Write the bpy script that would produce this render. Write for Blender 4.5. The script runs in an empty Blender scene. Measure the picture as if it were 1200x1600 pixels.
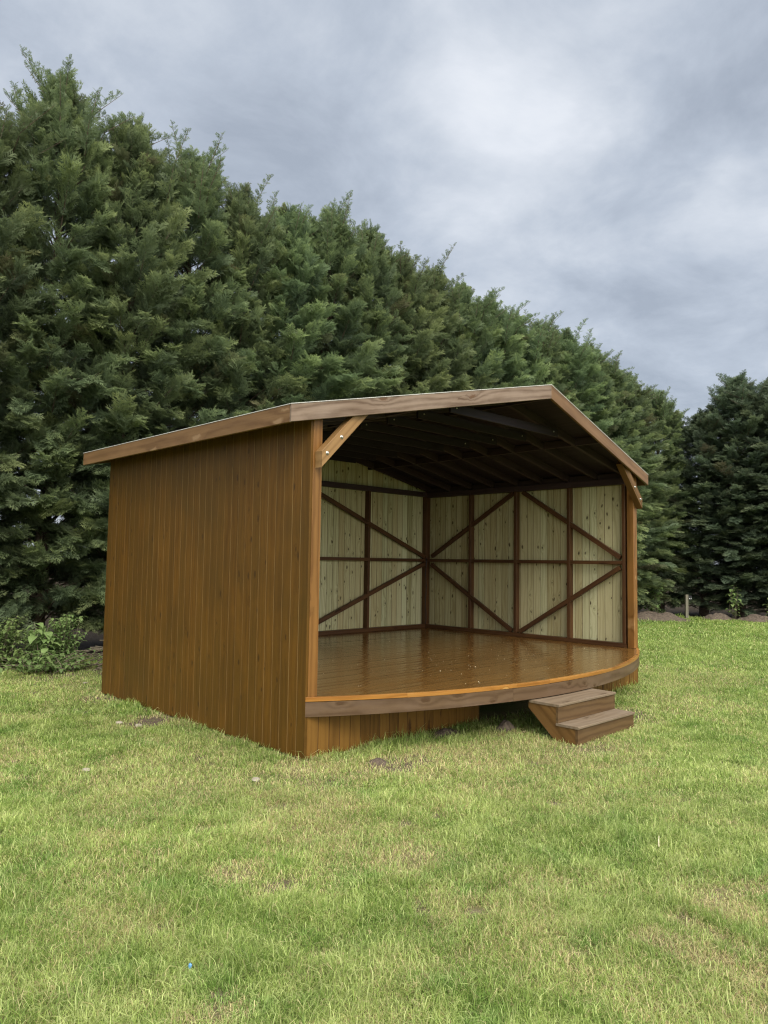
import bpy, math, random
import numpy as np
from mathutils import Vector, Matrix

C = bpy.context.scene
COL = C.collection
R = math.radians

# ------------------------------------------------------------------ camera, sky, sun, exposure
cam_d = bpy.data.cameras.new('camera')
cam = bpy.data.objects.new('camera', cam_d)
COL.objects.link(cam)
C.camera = cam
CAM = Vector((-3.7138, -4.7118, 1.6))
YAW, PITCH, ROLL = 0.7694, 0.0678, 0.015
fwd = Vector((math.sin(YAW) * math.cos(PITCH), math.cos(YAW) * math.cos(PITCH), math.sin(PITCH)))
cam.location = CAM
cam.rotation_mode = 'QUATERNION'
cam.rotation_quaternion = fwd.to_track_quat('-Z', 'Y') @ Matrix.Rotation(ROLL, 3, 'Z').to_quaternion()
cam_d.sensor_fit = 'VERTICAL'
cam_d.sensor_height = 24.0
cam_d.lens = 1140.6 / 1600 * 24.0
cam_d.clip_start = 0.05
cam_d.clip_end = 2000

SUN_EL, SUN_AZ = R(44), R(202)          # azimuth measured clockwise from +Y
sun_dir = Vector((math.sin(SUN_AZ) * math.cos(SUN_EL), math.cos(SUN_AZ) * math.cos(SUN_EL), math.sin(SUN_EL)))
sun_d = bpy.data.lights.new('sun', 'SUN')
sun_d.energy = 1.5
sun_d.angle = R(25)
sun_d.color = (1.0, 0.95, 0.87)
sun = bpy.data.objects.new('sun', sun_d)
COL.objects.link(sun)
sun.rotation_mode = 'QUATERNION'
sun.rotation_quaternion = (-sun_dir).to_track_quat('-Z', 'Y')

C.view_settings.view_transform = 'Standard'
C.view_settings.look = 'None'
C.view_settings.gamma = 1
C.view_settings.exposure = 0.42


C.cycles.filter_width = 1.2
C.cycles.use_denoising = True
C.cycles.denoiser = 'OPENIMAGEDENOISE'
C.cycles.denoising_input_passes = 'RGB_ALBEDO_NORMAL'
C.cycles.denoising_prefilter = 'NONE'
C.cycles.use_adaptive_sampling = False


def N(nt, typ, **kw):
    n = nt.nodes.new(typ)
    for k, v in kw.items():
        if k.startswith('i_'):
            key = k[2:]
            key = int(key) if key.isdigit() else key
            n.inputs[key].default_value = v
        else:
            setattr(n, k, v)
    return n


def ramp(nt, fac, stops, interp='LINEAR'):
    n = nt.nodes.new('ShaderNodeValToRGB')
    n.color_ramp.interpolation = interp
    e = n.color_ramp.elements
    while len(e) < len(stops):
        e.new(0.5)
    for i, (p, c) in enumerate(stops):
        e[i].position = p
        e[i].color = (*c, 1) if len(c) == 3 else c
    nt.links.new(fac, n.inputs[0])
    return n.outputs[0]


def math_n(nt, op, a, b=None, clamp=False):
    n = nt.nodes.new('ShaderNodeMath')
    n.operation = op
    n.use_clamp = clamp
    for i, v in enumerate((a, b)):
        if v is None:
            continue
        if hasattr(v, 'links'):
            nt.links.new(v, n.inputs[i])
        else:
            n.inputs[i].default_value = v
    return n.outputs[0]


def mixc(nt, fac, a, b, blend='MIX'):
    n = nt.nodes.new('ShaderNodeMix')
    n.data_type = 'RGBA'
    n.blend_type = blend
    n.clamp_factor = True
    for i, v in ((0, fac), (6, a), (7, b)):
        if hasattr(v, 'links'):
            nt.links.new(v, n.inputs[i])
        else:
            n.inputs[i].default_value = v if i == 0 or len(v) == 4 else (*v, 1)
    return n.outputs[2]


def px_dir(px, py):                      # a pixel of the 1200x1600 photograph as a world direction (for the cloud layout)
    d = Vector(((px - 600) / 1140.6, -(py - 800) / 1140.6, -1.0))
    return (cam.rotation_quaternion @ d).normalized()


def build_world():
    w = bpy.data.worlds.new('World')
    C.world = w
    w.use_nodes = True
    nt = w.node_tree
    L = nt.links
    nt.nodes.clear()
    out = N(nt, 'ShaderNodeOutputWorld')
    bg = N(nt, 'ShaderNodeBackground')
    bg.inputs['Strength'].default_value = 0.1
    L.new(bg.outputs[0], out.inputs[0])
    sky = N(nt, 'ShaderNodeTexSky', sky_type='NISHITA', sun_disc=False)
    sky.sun_elevation = SUN_EL
    sky.sun_rotation = SUN_AZ
    tc = N(nt, 'ShaderNodeTexCoord')
    sep = N(nt, 'ShaderNodeSeparateXYZ')
    L.new(tc.outputs['Generated'], sep.inputs[0])
    zc = math_n(nt, 'ADD', math_n(nt, 'MAXIMUM', sep.outputs[2], 0.0), 0.22)
    comb = N(nt, 'ShaderNodeCombineXYZ')
    L.new(math_n(nt, 'DIVIDE', sep.outputs[0], zc), comb.inputs[0])
    L.new(math_n(nt, 'DIVIDE', sep.outputs[1], zc), comb.inputs[1])
    n1 = N(nt, 'ShaderNodeTexNoise', i_Scale=1.1, i_Detail=5.0, i_Roughness=0.46, i_Distortion=0.35)
    L.new(comb.outputs[0], n1.inputs['Vector'])
    n2 = N(nt, 'ShaderNodeTexNoise', i_Scale=3.6, i_Detail=8.0, i_Roughness=0.62, i_Distortion=0.25)
    L.new(comb.outputs[0], n2.inputs['Vector'])
    # directions warped by noise, so that the bright and dark banks below have ragged edges
    wn = N(nt, 'ShaderNodeTexNoise', i_Scale=2.6, i_Detail=4.0, i_Roughness=0.55)
    L.new(comb.outputs[0], wn.inputs['Vector'])
    vm = N(nt, 'ShaderNodeVectorMath', operation='SUBTRACT')
    L.new(wn.outputs['Color'], vm.inputs[0])
    vm.inputs[1].default_value = (0.5, 0.5, 0.5)
    vs = N(nt, 'ShaderNodeVectorMath', operation='SCALE')
    L.new(vm.outputs[0], vs.inputs[0])
    vs.inputs['Scale'].default_value = 0.34
    va = N(nt, 'ShaderNodeVectorMath', operation='ADD')
    L.new(tc.outputs['Generated'], va.inputs[0])
    L.new(vs.outputs[0], va.inputs[1])
    acc = None
    for px, py, sig, amp in ((735, 150, 0.075, 0.33), (1000, 70, 0.08, 0.22), (620, 40, 0.09, 0.06), (830, 345, 0.10, 0.24),
                             (1010, 370, 0.07, 0.16), (1190, 340, 0.07, 0.26), (1080, 170, 0.08, -0.30), 
                             (300, 60, 0.2, -0.10), (720, 270, 0.06, -0.20), (1080, 500, 0.12, -0.20), (720, 5, 0.05, -0.1),
                             (1180, 20, 0.08, -0.12), (520, 180, 0.13, -0.05), (900, 460, 0.08, -0.12), (950, 270, 0.05, -0.14)):
        d = px_dir(px, py)
        dist = N(nt, 'ShaderNodeVectorMath', operation='DISTANCE')
        L.new(va.outputs[0], dist.inputs[0])
        dist.inputs[1].default_value = d
        q = math_n(nt, 'DIVIDE', dist.outputs['Value'], sig)
        g = math_n(nt, 'POWER', 2.718, math_n(nt, 'MULTIPLY', math_n(nt, 'MULTIPLY', q, q), -0.5))
        g = math_n(nt, 'MULTIPLY', g, amp)
        acc = g if acc is None else math_n(nt, 'ADD', acc, g)
    f = math_n(nt, 'ADD', math_n(nt, 'MULTIPLY', n1.outputs[0], 0.75), math_n(nt, 'MULTIPLY', math_n(nt, 'SUBTRACT', n2.outputs[0], 0.35), 0.86))
    f = math_n(nt, 'SUBTRACT', math_n(nt, 'ADD', f, acc), 0.06)
    col = ramp(nt, f, [(0.14, (3.1, 3.5, 4.15)), (0.36, (4.05, 4.5, 5.2)), (0.55, (5.1, 5.5, 6.1)), (0.78, (6.4, 6.7, 7.2)), (1.0, (7.3, 7.5, 7.8))])
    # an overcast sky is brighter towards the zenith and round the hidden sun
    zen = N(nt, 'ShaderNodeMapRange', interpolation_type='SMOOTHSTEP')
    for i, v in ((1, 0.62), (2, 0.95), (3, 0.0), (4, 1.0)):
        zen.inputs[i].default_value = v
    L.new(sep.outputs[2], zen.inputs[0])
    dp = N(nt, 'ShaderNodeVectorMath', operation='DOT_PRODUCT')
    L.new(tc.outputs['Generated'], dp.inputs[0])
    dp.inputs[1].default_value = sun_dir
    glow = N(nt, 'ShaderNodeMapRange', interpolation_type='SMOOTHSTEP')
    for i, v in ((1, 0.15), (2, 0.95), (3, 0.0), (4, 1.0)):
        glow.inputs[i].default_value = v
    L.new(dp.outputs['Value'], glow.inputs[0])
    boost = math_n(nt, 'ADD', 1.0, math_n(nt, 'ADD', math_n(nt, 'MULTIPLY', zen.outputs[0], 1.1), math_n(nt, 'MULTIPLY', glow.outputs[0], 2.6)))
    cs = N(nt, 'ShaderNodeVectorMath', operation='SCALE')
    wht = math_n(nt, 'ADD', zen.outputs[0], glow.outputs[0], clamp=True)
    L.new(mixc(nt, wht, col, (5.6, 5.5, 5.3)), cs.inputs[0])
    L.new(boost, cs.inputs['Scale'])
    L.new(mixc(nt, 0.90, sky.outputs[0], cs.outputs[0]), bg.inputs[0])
    w.cycles.sampling_method = 'AUTOMATIC'


build_world()

# ------------------------------------------------------------------ helpers
rng = np.random.default_rng(7)
rnd = random.Random(7)


def mat(name):
    m = bpy.data.materials.new(name)
    m.use_nodes = True
    nt = m.node_tree
    nt.nodes.clear()
    out = N(nt, 'ShaderNodeOutputMaterial')
    return m, nt, out


def wood_mat(name, dark, light, knot, rough=0.45, rough_var=0.12, rings=16.0, knots=0.5, board_var=0.35, streak=0.5, tint=None,
             tint_amt=0.0, bump=0.25, spec=0.22, stain=None, stain_amt=0.0, coat=0.0, knot_scale=(1.5, 7.0), bandw=0.42, fibw=0.3, cloud=None, cloud_amt=0.0):
    """Grain runs along x of the 'gr' attribute (metres, offset at random per board); 'rnd' is one random number per board."""
    m, nt, out = mat(name)
    L = nt.links
    at = N(nt, 'ShaderNodeAttribute', attribute_name='gr')
    ar = N(nt, 'ShaderNodeAttribute', attribute_name='rnd')
    p = N(nt, 'ShaderNodeBsdfPrincipled')
    L.new(p.outputs[0], out.inputs[0])

    def scaled(s):
        v = N(nt, 'ShaderNodeVectorMath', operation='MULTIPLY')
        L.new(at.outputs['Vector'], v.inputs[0])
        v.inputs[1].default_value = s
        return v.outputs[0]
    # knots: cells of a stretched voronoi, only some of which hold a knot
    vo = N(nt, 'ShaderNodeTexVoronoi', voronoi_dimensions='2D', i_Scale=1.0, i_Randomness=0.9)
    dn = N(nt, 'ShaderNodeTexNoise', i_Scale=14.0, i_Detail=2.0)
    L.new(at.outputs['Vector'], dn.inputs['Vector'])
    kv = N(nt, 'ShaderNodeVectorMath', operation='MULTIPLY_ADD')
    L.new(dn.outputs['Color'], kv.inputs[0])
    kv.inputs[1].default_value = (0.16, 0.25, 0)
    L.new(scaled((*knot_scale, 0)), kv.inputs[2])
    L.new(kv.outputs[0], vo.inputs['Vector'])
    sepc = N(nt, 'ShaderNodeSeparateColor')
    L.new(vo.outputs['Color'], sepc.inputs[0])
    has = math_n(nt, 'LESS_THAN', sepc.outputs[0], knots)
    kd = vo.outputs['Distance']
    kr = math_n(nt, 'MULTIPLY_ADD', sepc.outputs[1], 0.05)
    kr = math_n(nt, 'ADD', math_n(nt, 'MULTIPLY', sepc.outputs[1], 0.06), 0.05)
    km = N(nt, 'ShaderNodeMapRange', interpolation_type='SMOOTHSTEP', i_3=1.0, i_4=0.0)
    L.new(kd, km.inputs[0])
    L.new(math_n(nt, 'MULTIPLY', kr, 0.55), km.inputs[1])
    L.new(math_n(nt, 'MULTIPLY', kr, 1.5), km.inputs[2])
    knotm = math_n(nt, 'MULTIPLY', km.outputs[0], has)
    halo = math_n(nt, 'MULTIPLY', has, math_n(nt, 'POWER', 2.718, math_n(nt, 'MULTIPLY', kd, -7.0)))
    # growth rings cut lengthwise: sine bands over the width, bent by slow noise and round the knots
    nz = N(nt, 'ShaderNodeTexNoise', i_Scale=1.0, i_Detail=3.0, i_Roughness=0.5)
    L.new(scaled((0.9, 5.0, 5.0)), nz.inputs['Vector'])
    sp = N(nt, 'ShaderNodeSeparateXYZ')
    L.new(at.outputs['Vector'], sp.inputs[0])
    ph = math_n(nt, 'ADD', math_n(nt, 'MULTIPLY', sp.outputs[1], 6.0), math_n(nt, 'MULTIPLY', nz.outputs[0], 1.3))
    ph = math_n(nt, 'ADD', ph, math_n(nt, 'MULTIPLY', halo, 1.1))
    band = math_n(nt, 'SINE', math_n(nt, 'MULTIPLY', ph, rings))
    band = math_n(nt, 'MULTIPLY_ADD', band, 0.5)
    band.node.inputs[2].default_value = 0.5
    band = math_n(nt, 'POWER', band, 1.6)
    fib = N(nt, 'ShaderNodeTexNoise', i_Scale=1.0, i_Detail=3.0, i_Roughness=0.6)
    L.new(scaled((3.5, 130.0, 130.0)), fib.inputs['Vector'])
    strk = N(nt, 'ShaderNodeTexNoise', i_Scale=1.0, i_Detail=4.0, i_Roughness=0.6)
    L.new(scaled((0.7, 22.0, 22.0)), strk.inputs['Vector'])
    f = math_n(nt, 'ADD', math_n(nt, 'MULTIPLY', band, bandw), math_n(nt, 'MULTIPLY', fib.outputs[0], fibw))
    f = math_n(nt, 'ADD', f, math_n(nt, 'MULTIPLY', math_n(nt, 'SUBTRACT', strk.outputs[0], 0.5), streak * 2.0))
    f = math_n(nt, 'ADD', f, math_n(nt, 'MULTIPLY', math_n(nt, 'SUBTRACT', ar.outputs['Fac'], 0.5), board_var), clamp=True)
    col = mixc(nt, f, light, dark)
    if tint is not None:
        wn = N(nt, 'ShaderNodeTexWhiteNoise', noise_dimensions='1D')
        L.new(ar.outputs['Fac'], wn.inputs['W'])
        col = mixc(nt, math_n(nt, 'MULTIPLY', wn.outputs[0], tint_amt), col, tint)
    if stain is not None:                # blotches of the brushed-on coat, broad and cloudy
        sn = N(nt, 'ShaderNodeTexNoise', i_Scale=1.0, i_Detail=5.0, i_Roughness=0.62)
        L.new(scaled((1.6, 3.4, 3.4)), sn.inputs['Vector'])
        sm = N(nt, 'ShaderNodeMapRange', i_1=0.45, i_2=0.75)
        L.new(sn.outputs[0], sm.inputs[0])
        col = mixc(nt, math_n(nt, 'MULTIPLY', sm.outputs[0], stain_amt), col, stain)
    if cloud is not None:                # broad uneven patches of the coat that run over several boards
        tco = N(nt, 'ShaderNodeTexCoord')
        cn = N(nt, 'ShaderNodeTexNoise', i_Scale=1.15, i_Detail=5.0, i_Roughness=0.6, i_Distortion=0.4)
        L.new(tco.outputs['Object'], cn.inputs['Vector'])
        cm = N(nt, 'ShaderNodeMapRange', i_1=0.42, i_2=0.68)
        L.new(cn.outputs[0], cm.inputs[0])
        col = mixc(nt, math_n(nt, 'MULTIPLY', cm.outputs[0], cloud_amt), col, cloud)
    col = mixc(nt, math_n(nt, 'MULTIPLY', halo, 0.35), col, dark)
    col = mixc(nt, math_n(nt, 'MULTIPLY', knotm, 0.9), col, knot)
    L.new(col, p.inputs['Base Color'])
    rr = math_n(nt, 'ADD', math_n(nt, 'MULTIPLY', math_n(nt, 'SUBTRACT', strk.outputs[0], 0.5), rough_var * 2), rough, clamp=True)
    L.new(rr, p.inputs['Roughness'])
    p.inputs['Specular IOR Level'].default_value = spec
    if coat:
        p.inputs['Coat Weight'].default_value = coat
        p.inputs['Coat Roughness'].default_value = 0.14
    b = N(nt, 'ShaderNodeBump', i_Strength=bump, i_Distance=0.003)
    L.new(math_n(nt, 'ADD', math_n(nt, 'MULTIPLY', fib.outputs[0], 0.5), math_n(nt, 'MULTIPLY', band, -0.4)), b.inputs['Height'])
    L.new(b.outputs[0], p.inputs['Normal'])
    return m


M = {}
M['clad'] = wood_mat('brown_stained_cladding', (0.0739, 0.0317, 0.0046), (0.1266, 0.0585, 0.0088), (0.0487, 0.0244, 0.0057), rough=0.46, board_var=0.34, knots=0.30,
                     stain=(0.1752, 0.0791, 0.0109), stain_amt=0.5, tint=(0.0827, 0.0446, 0.0077), tint_amt=0.5, bump=0.2, spec=0.16, streak=0.4,
                     cloud=(0.0759, 0.0403, 0.0074), cloud_amt=0.75, knot_scale=(3.6, 8.5), bandw=0.5)
M['tongue'] = wood_mat('bare_tongue_wood', (0.1836, 0.1141, 0.0420), (0.2720, 0.1783, 0.0743), (0.2040, 0.1213, 0.0485), rough=0.6, knots=0.1)
M['pine'] = wood_mat('pale_green_treated_boards', (0.2842, 0.2676, 0.1290), (0.5843, 0.5830, 0.3520), (0.0552, 0.0384, 0.0172), rough=0.55, board_var=0.8, knots=0.46,
                     tint=(0.3790, 0.2796, 0.1290), tint_amt=0.55, streak=0.6, bump=0.18, spec=0.15, knot_scale=(4.0, 8.0))
M['frame'] = wood_mat('dark_brown_stained_framing', (0.0414, 0.0186, 0.0085), (0.0810, 0.0381, 0.0171), (0.0324, 0.0130, 0.0057), rough=0.42, board_var=0.4, knots=0.4,
                      stain=(0.1710, 0.0791, 0.0238), stain_amt=0.35)
M['post'] = wood_mat('honey_stained_post', (0.1114, 0.0489, 0.0115), (0.2228, 0.1091, 0.0309), (0.3171, 0.1746, 0.0675), rough=0.38, board_var=0.3, knots=0.55, stain=(0.3085, 0.1353, 0.0338),
                     stain_amt=0.4, bandw=0.55)
M['knee'] = wood_mat('pale_honey_brace', (0.1568, 0.0826, 0.0270), (0.2850, 0.1632, 0.0640), (0.1425, 0.0672, 0.0200), rough=0.42, board_var=0.2, knots=0.3)
M['fascia'] = wood_mat('weathered_brown_fascia', (0.1007, 0.0618, 0.0375), (0.2644, 0.1907, 0.1384), (0.1092, 0.0558, 0.0268), rough=0.5, rings=13.0, board_var=0.2, knots=0.75,
                       stain=(0.3358, 0.2577, 0.2009), stain_amt=0.45, bump=0.3, knot_scale=(1.5, 4.0), bandw=0.55, fibw=0.6)
M['fascia_side'] = wood_mat('brown_eave_fascia', (0.1026, 0.0502, 0.0190), (0.2052, 0.1142, 0.0482), (0.2798, 0.1734, 0.0909), rough=0.48, rings=9.0, board_var=0.15, knots=0.55,
                            stain=(0.2612, 0.1461, 0.0681), stain_amt=0.45, bump=0.3, knot_scale=(1.4, 5.0), bandw=0.45, fibw=0.55)
M['rim'] = wood_mat('greyish_rim_board', (0.0694, 0.0384, 0.0181), (0.1225, 0.0751, 0.0404), (0.0665, 0.0349, 0.0150), rough=0.5, rings=11.0, board_var=0.2, knots=0.6,
                    stain=(0.1675, 0.1151, 0.0791), stain_amt=0.6, bump=0.3, knot_scale=(2.6, 5.0), bandw=0.6)
M['edge'] = wood_mat('orange_oiled_deck_edge', (0.1938, 0.0745, 0.0133), (0.3444, 0.1558, 0.0323), (0.4162, 0.2280, 0.0665), rough=0.34, board_var=0.6, knots=0.35, stain=(0.4019, 0.2052, 0.0551),
                     stain_amt=0.5, streak=0.9)
M['skirt'] = wood_mat('orange_brown_skirting', (0.0922, 0.0411, 0.0080), (0.1800, 0.0893, 0.0185), (0.0615, 0.0250, 0.0076), rough=0.44, board_var=0.8, knots=0.3, stain=(0.2370, 0.1206, 0.0269),
                      stain_amt=0.4)
M['deck'] = wood_mat('glossy_oiled_deck', (0.0950, 0.0440, 0.0110), (0.1558, 0.0796, 0.0213), (0.0608, 0.0266, 0.0088), rough=0.15, rough_var=0.05, board_var=0.35, knots=0.2,
                     stain=(0.1824, 0.0948, 0.0264), stain_amt=0.4, bump=0.12, spec=0.5, streak=0.35)
M['step'] = wood_mat('weathered_step_boards', (0.0619, 0.0321, 0.0121), (0.1173, 0.0678, 0.0282), (0.0422, 0.0214, 0.0083), rough=0.6, board_var=0.3, knots=0.35, stain=(0.1314, 0.0875, 0.0480),
                     stain_amt=0.4, bump=0.35, bandw=0.6)
M['tread'] = wood_mat('scuffed_grey_brown_treads', (0.1204, 0.0827, 0.0484), (0.2021, 0.1496, 0.0968), (0.0860, 0.0566, 0.0308), rough=0.7, board_var=0.2, knots=0.25, stain=(0.2494, 0.2044, 0.1584),
                      stain_amt=0.5, bump=0.3)
M['string'] = wood_mat('brown_step_side', (0.072, 0.035, 0.010), (0.150, 0.080, 0.026), (0.06, 0.027, 0.009), rough=0.5, board_var=0.2, knots=0.35, stain=(0.20, 0.10, 0.028), stain_amt=0.4,
                       bandw=0.6)
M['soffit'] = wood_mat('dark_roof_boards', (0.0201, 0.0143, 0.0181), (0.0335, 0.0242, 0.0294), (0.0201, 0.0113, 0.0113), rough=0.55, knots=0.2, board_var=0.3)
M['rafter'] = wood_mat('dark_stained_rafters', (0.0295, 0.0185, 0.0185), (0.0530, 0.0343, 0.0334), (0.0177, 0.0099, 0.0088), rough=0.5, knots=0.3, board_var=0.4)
M['oldpost'] = wood_mat('grey_weathered_post', (0.1224, 0.1110, 0.0777), (0.2160, 0.1998, 0.1480), (0.0720, 0.0592, 0.0370), rough=0.75, knots=0.2)


def simple_mat(name, col, rough=0.6, metal=0.0, noise=0.25, scale=40.0, spec=0.4, bump=0.0):
    m, nt, out = mat(name)
    p = N(nt, 'ShaderNodeBsdfPrincipled', i_Roughness=rough, i_Metallic=metal)
    p.inputs['Specular IOR Level'].default_value = spec
    nt.links.new(p.outputs[0], out.inputs[0])
    tc = N(nt, 'ShaderNodeTexCoord')
    n = N(nt, 'ShaderNodeTexNoise', i_Scale=scale, i_Detail=4.0, i_Roughness=0.6)
    nt.links.new(tc.outputs['Object'], n.inputs['Vector'])
    a = tuple(c * (1 - noise) for c in col)
    b = tuple(min(1, c * (1 + noise)) for c in col)
    nt.links.new(ramp(nt, n.outputs[0], [(0.3, a), (0.7, b)]), p.inputs['Base Color'])
    if bump:
        bn = N(nt, 'ShaderNodeBump', i_Strength=bump, i_Distance=0.02)
        nt.links.new(n.outputs[0], bn.inputs['Height'])
        nt.links.new(bn.outputs[0], p.inputs['Normal'])
    return m


M['felt'] = simple_mat('grey_green_roof_felt', (0.55, 0.54, 0.50), 0.85, noise=0.3, scale=120)
M['steel'] = simple_mat('galvanised_steel', (0.55, 0.54, 0.51), 0.42, 0.85, 0.12, 90)
M['black'] = simple_mat('black_plastic', (0.012, 0.012, 0.013), 0.4, 0.0, 0.2, 60)
M['white'] = simple_mat('white_marking', (0.75, 0.75, 0.73), 0.6, 0.0, 0.05, 60)
M['stone'] = simple_mat('pale_stone', (0.33, 0.29, 0.22), 0.8, 0.0, 0.2, 60, bump=0.3)
M['blue'] = simple_mat('blue_plastic', (0.12, 0.30, 0.55), 0.35, 0.0, 0.1, 60)
M['bark'] = simple_mat('grey_brown_bark', (0.115, 0.085, 0.060), 0.9, 0.0, 0.4, 14, bump=0.6)
M['twig'] = simple_mat('dry_twigs', (0.17, 0.14, 0.095), 0.85, 0.0, 0.35, 20)
M['straw'] = simple_mat('pale_straw', (0.62, 0.55, 0.36), 0.7, 0.0, 0.15, 30)
M['soil'] = simple_mat('dry_crumbly_soil', (0.105, 0.080, 0.058), 0.95, 0.0, 0.5, 16, bump=1.0)
M['soil_dark'] = simple_mat('dark_molehill_soil', (0.095, 0.070, 0.050), 0.95, 0.0, 0.5, 40, bump=1.0)


class MB:
    """Collects boards and other pieces; build() links them as one mesh object."""

    def __init__(self):
        self.v, self.f, self.g, self.r, self.mi, self.sm = [], [], [], [], [], []

    def add(self, verts, faces, gr=None, rn=0.5, mi=0, smooth=False):
        o = len(self.v)
        self.v += [tuple(x) for x in verts]
        self.g += [tuple(x) for x in (gr if gr is not None else verts)]
        self.r += [rn] * len(verts)
        self.f += [tuple(i + o for i in f) for f in faces]
        self.mi += (mi if isinstance(mi, list) else [mi] * len(faces))
        self.sm += [smooth] * len(faces)

    def board(self, a, b, width, thick, wdir, ch=0.003, mi=0, cut0=0.0, cut1=0.0, rn=None):
        """A straight board from a to b; width runs along wdir, thickness along the remaining axis. cut0/cut1 slant the ends over the width."""
        a, b = Vector(a), Vector(b)
        u = (b - a).normalized()
        w = Vector(wdir)
        w = (w - u * w.dot(u)).normalized()
        t = u.cross(w)
        L = (b - a).length
        hw, ht = width / 2, thick / 2
        sec = [(-hw + ch, -ht), (hw - ch, -ht), (hw, -ht + ch), (hw, ht - ch), (hw - ch, ht), (-hw + ch, ht), (-hw, ht - ch), (-hw, -ht + ch)]
        V, G = [], []
        ox, oz = rnd.uniform(0, 60), rnd.uniform(0, 60)
        oy = rnd.uniform(0, 9)
        for s, cut in ((0, cut0), (L, cut1)):
            for (q, z) in sec:
                uu = s + cut * q / hw
                V.append(a + u * uu + w * q + t * z)
                G.append((uu + ox, q + oy, z + oz))
        F = [tuple(range(7, -1, -1)), tuple(range(8, 16))] + [(i, (i + 1) % 8, 8 + (i + 1) % 8, 8 + i) for i in range(8)]
        self.add(V, F, G, rnd.random() if rn is None else rn, mi)

    def prism(self, poly, ex, gax=None, mi=0, capmi=None):
        """A polygon (3D points) extruded by vector ex."""
        n = len(poly)
        ex = Vector(ex)
        P = [Vector(p) for p in poly]
        V = P + [p + ex for p in P]
        F = [tuple(range(n - 1, -1, -1)), tuple(range(n, 2 * n))] + [(i, (i + 1) % n, n + (i + 1) % n, n + i) for i in range(n)]
        G = None
        ox = rnd.uniform(0, 60)
        if gax:
            g0, g1 = Vector(gax[0]).normalized(), Vector(gax[1]).normalized()
            G = [(p.dot(g0) + ox, p.dot(g1) + ox * 0.37, 0) for p in V]
        self.add(V, F, G, rnd.random(), mi)

    def tube(self, pts, rad, n=6, mi=0):
        pts = [Vector(p) for p in pts]
        V, F = [], []
        for i, p in enumerate(pts):
            d = (pts[min(i + 1, len(pts) - 1)] - pts[max(i - 1, 0)]).normalized()
            s = d.cross(Vector((0.31, 0.17, 0.93)) if abs(d.z) < 0.9 else Vector((1, 0, 0))).normalized()
            t = d.cross(s)
            rr = rad[i] if isinstance(rad, (list, tuple)) else rad
            for k in range(n):
                a = 2 * math.pi * k / n
                V.append(p + s * (math.cos(a) * rr) + t * (math.sin(a) * rr))
        for i in range(len(pts) - 1):
            for k in range(n):
                F.append((i * n + k, i * n + (k + 1) % n, (i + 1) * n + (k + 1) % n, (i + 1) * n + k))
        F += [tuple(range(n - 1, -1, -1)), tuple(range((len(pts) - 1) * n, len(pts) * n))]
        self.add(V, F, None, rnd.random(), mi, True)

    def build(self, name, mats, parent=None, loc=None):
        me = bpy.data.meshes.new(name)
        vs = self.v
        if loc is not None:
            vs = [(x - loc[0], y - loc[1], z - loc[2]) for x, y, z in vs]
        me.from_pydata(vs, [], self.f)
        for m in (mats if isinstance(mats, (list, tuple)) else [mats]):
            me.materials.append(m)
        at = me.attributes.new('gr', 'FLOAT_VECTOR', 'POINT')
        at.data.foreach_set('vector', np.array(self.g, dtype=np.float32).ravel())
        ar = me.attributes.new('rnd', 'FLOAT', 'POINT')
        ar.data.foreach_set('value', np.array(self.r, dtype=np.float32))
        me.polygons.foreach_set('material_index', self.mi)
        me.polygons.foreach_set('use_smooth', self.sm)
        me.update()
        o = bpy.data.objects.new(name, me)
        if loc is not None:
            o.location = loc
        if parent:
            o.parent = parent
        COL.objects.link(o)
        return o


def tag(o, label=None, cat=None, group=None, kind=None):
    for k, v in (('label', label), ('category', cat), ('group', group), ('kind', kind)):
        if v:
            o[k] = v
    return o


def empty(name, loc):
    o = bpy.data.objects.new(name, None)
    o.location = loc
    COL.objects.link(o)
    return o


def fast_mesh(name, V, quads=None, tris=None, cols=None, mats=(), smooth=False):
    """Vertices as an (n,3) array, quads (m,4), tris (k,3), optional per-vertex colours (n,3) in 'tint'."""
    me = bpy.data.meshes.new(name)
    nq = 0 if quads is None else len(quads)
    ntr = 0 if tris is None else len(tris)
    me.vertices.add(len(V))
    me.vertices.foreach_set('co', np.ascontiguousarray(V, dtype=np.float32).ravel())
    idx, st = [], []
    if nq:
        idx.append(np.asarray(quads).ravel())
        st.append(np.arange(nq) * 4)
    if ntr:
        idx.append(np.asarray(tris).ravel())
        st.append(nq * 4 + np.arange(ntr) * 3)
    idx = np.concatenate(idx).astype(np.int32)
    st = np.concatenate(st).astype(np.int32)
    me.loops.add(len(idx))
    me.loops.foreach_set('vertex_index', idx)
    me.polygons.add(len(st))
    me.polygons.foreach_set('loop_start', st)
    if smooth:
        me.polygons.foreach_set('use_smooth', np.ones(len(st), dtype=bool))
    if cols is not None:
        a = me.attributes.new('tint', 'FLOAT_COLOR', 'POINT')
        a.data.foreach_set('color', np.concatenate([cols, np.ones((len(cols), 1))], 1).astype(np.float32).ravel())
    for m in mats:
        me.materials.append(m)
    me.update(calc_edges=True)
    return me


def vnoise(x, y, s, seed):
    """smooth value noise, about -1..1"""
    g = np.random.default_rng(seed).uniform(-1, 1, (64, 64))
    X, Y = np.asarray(x) * s + 1000.0, np.asarray(y) * s + 1000.0
    i, j = np.floor(X).astype(int), np.floor(Y).astype(int)
    u, v = X - i, Y - j
    u, v = u * u * (3 - 2 * u), v * v * (3 - 2 * v)
    i0, i1, j0, j1 = i % 64, (i + 1) % 64, j % 64, (j + 1) % 64
    return (g[i0, j0] * (1 - u) + g[i1, j0] * u) * (1 - v) + (g[i0, j1] * (1 - u) + g[i1, j1] * u) * v


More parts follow.
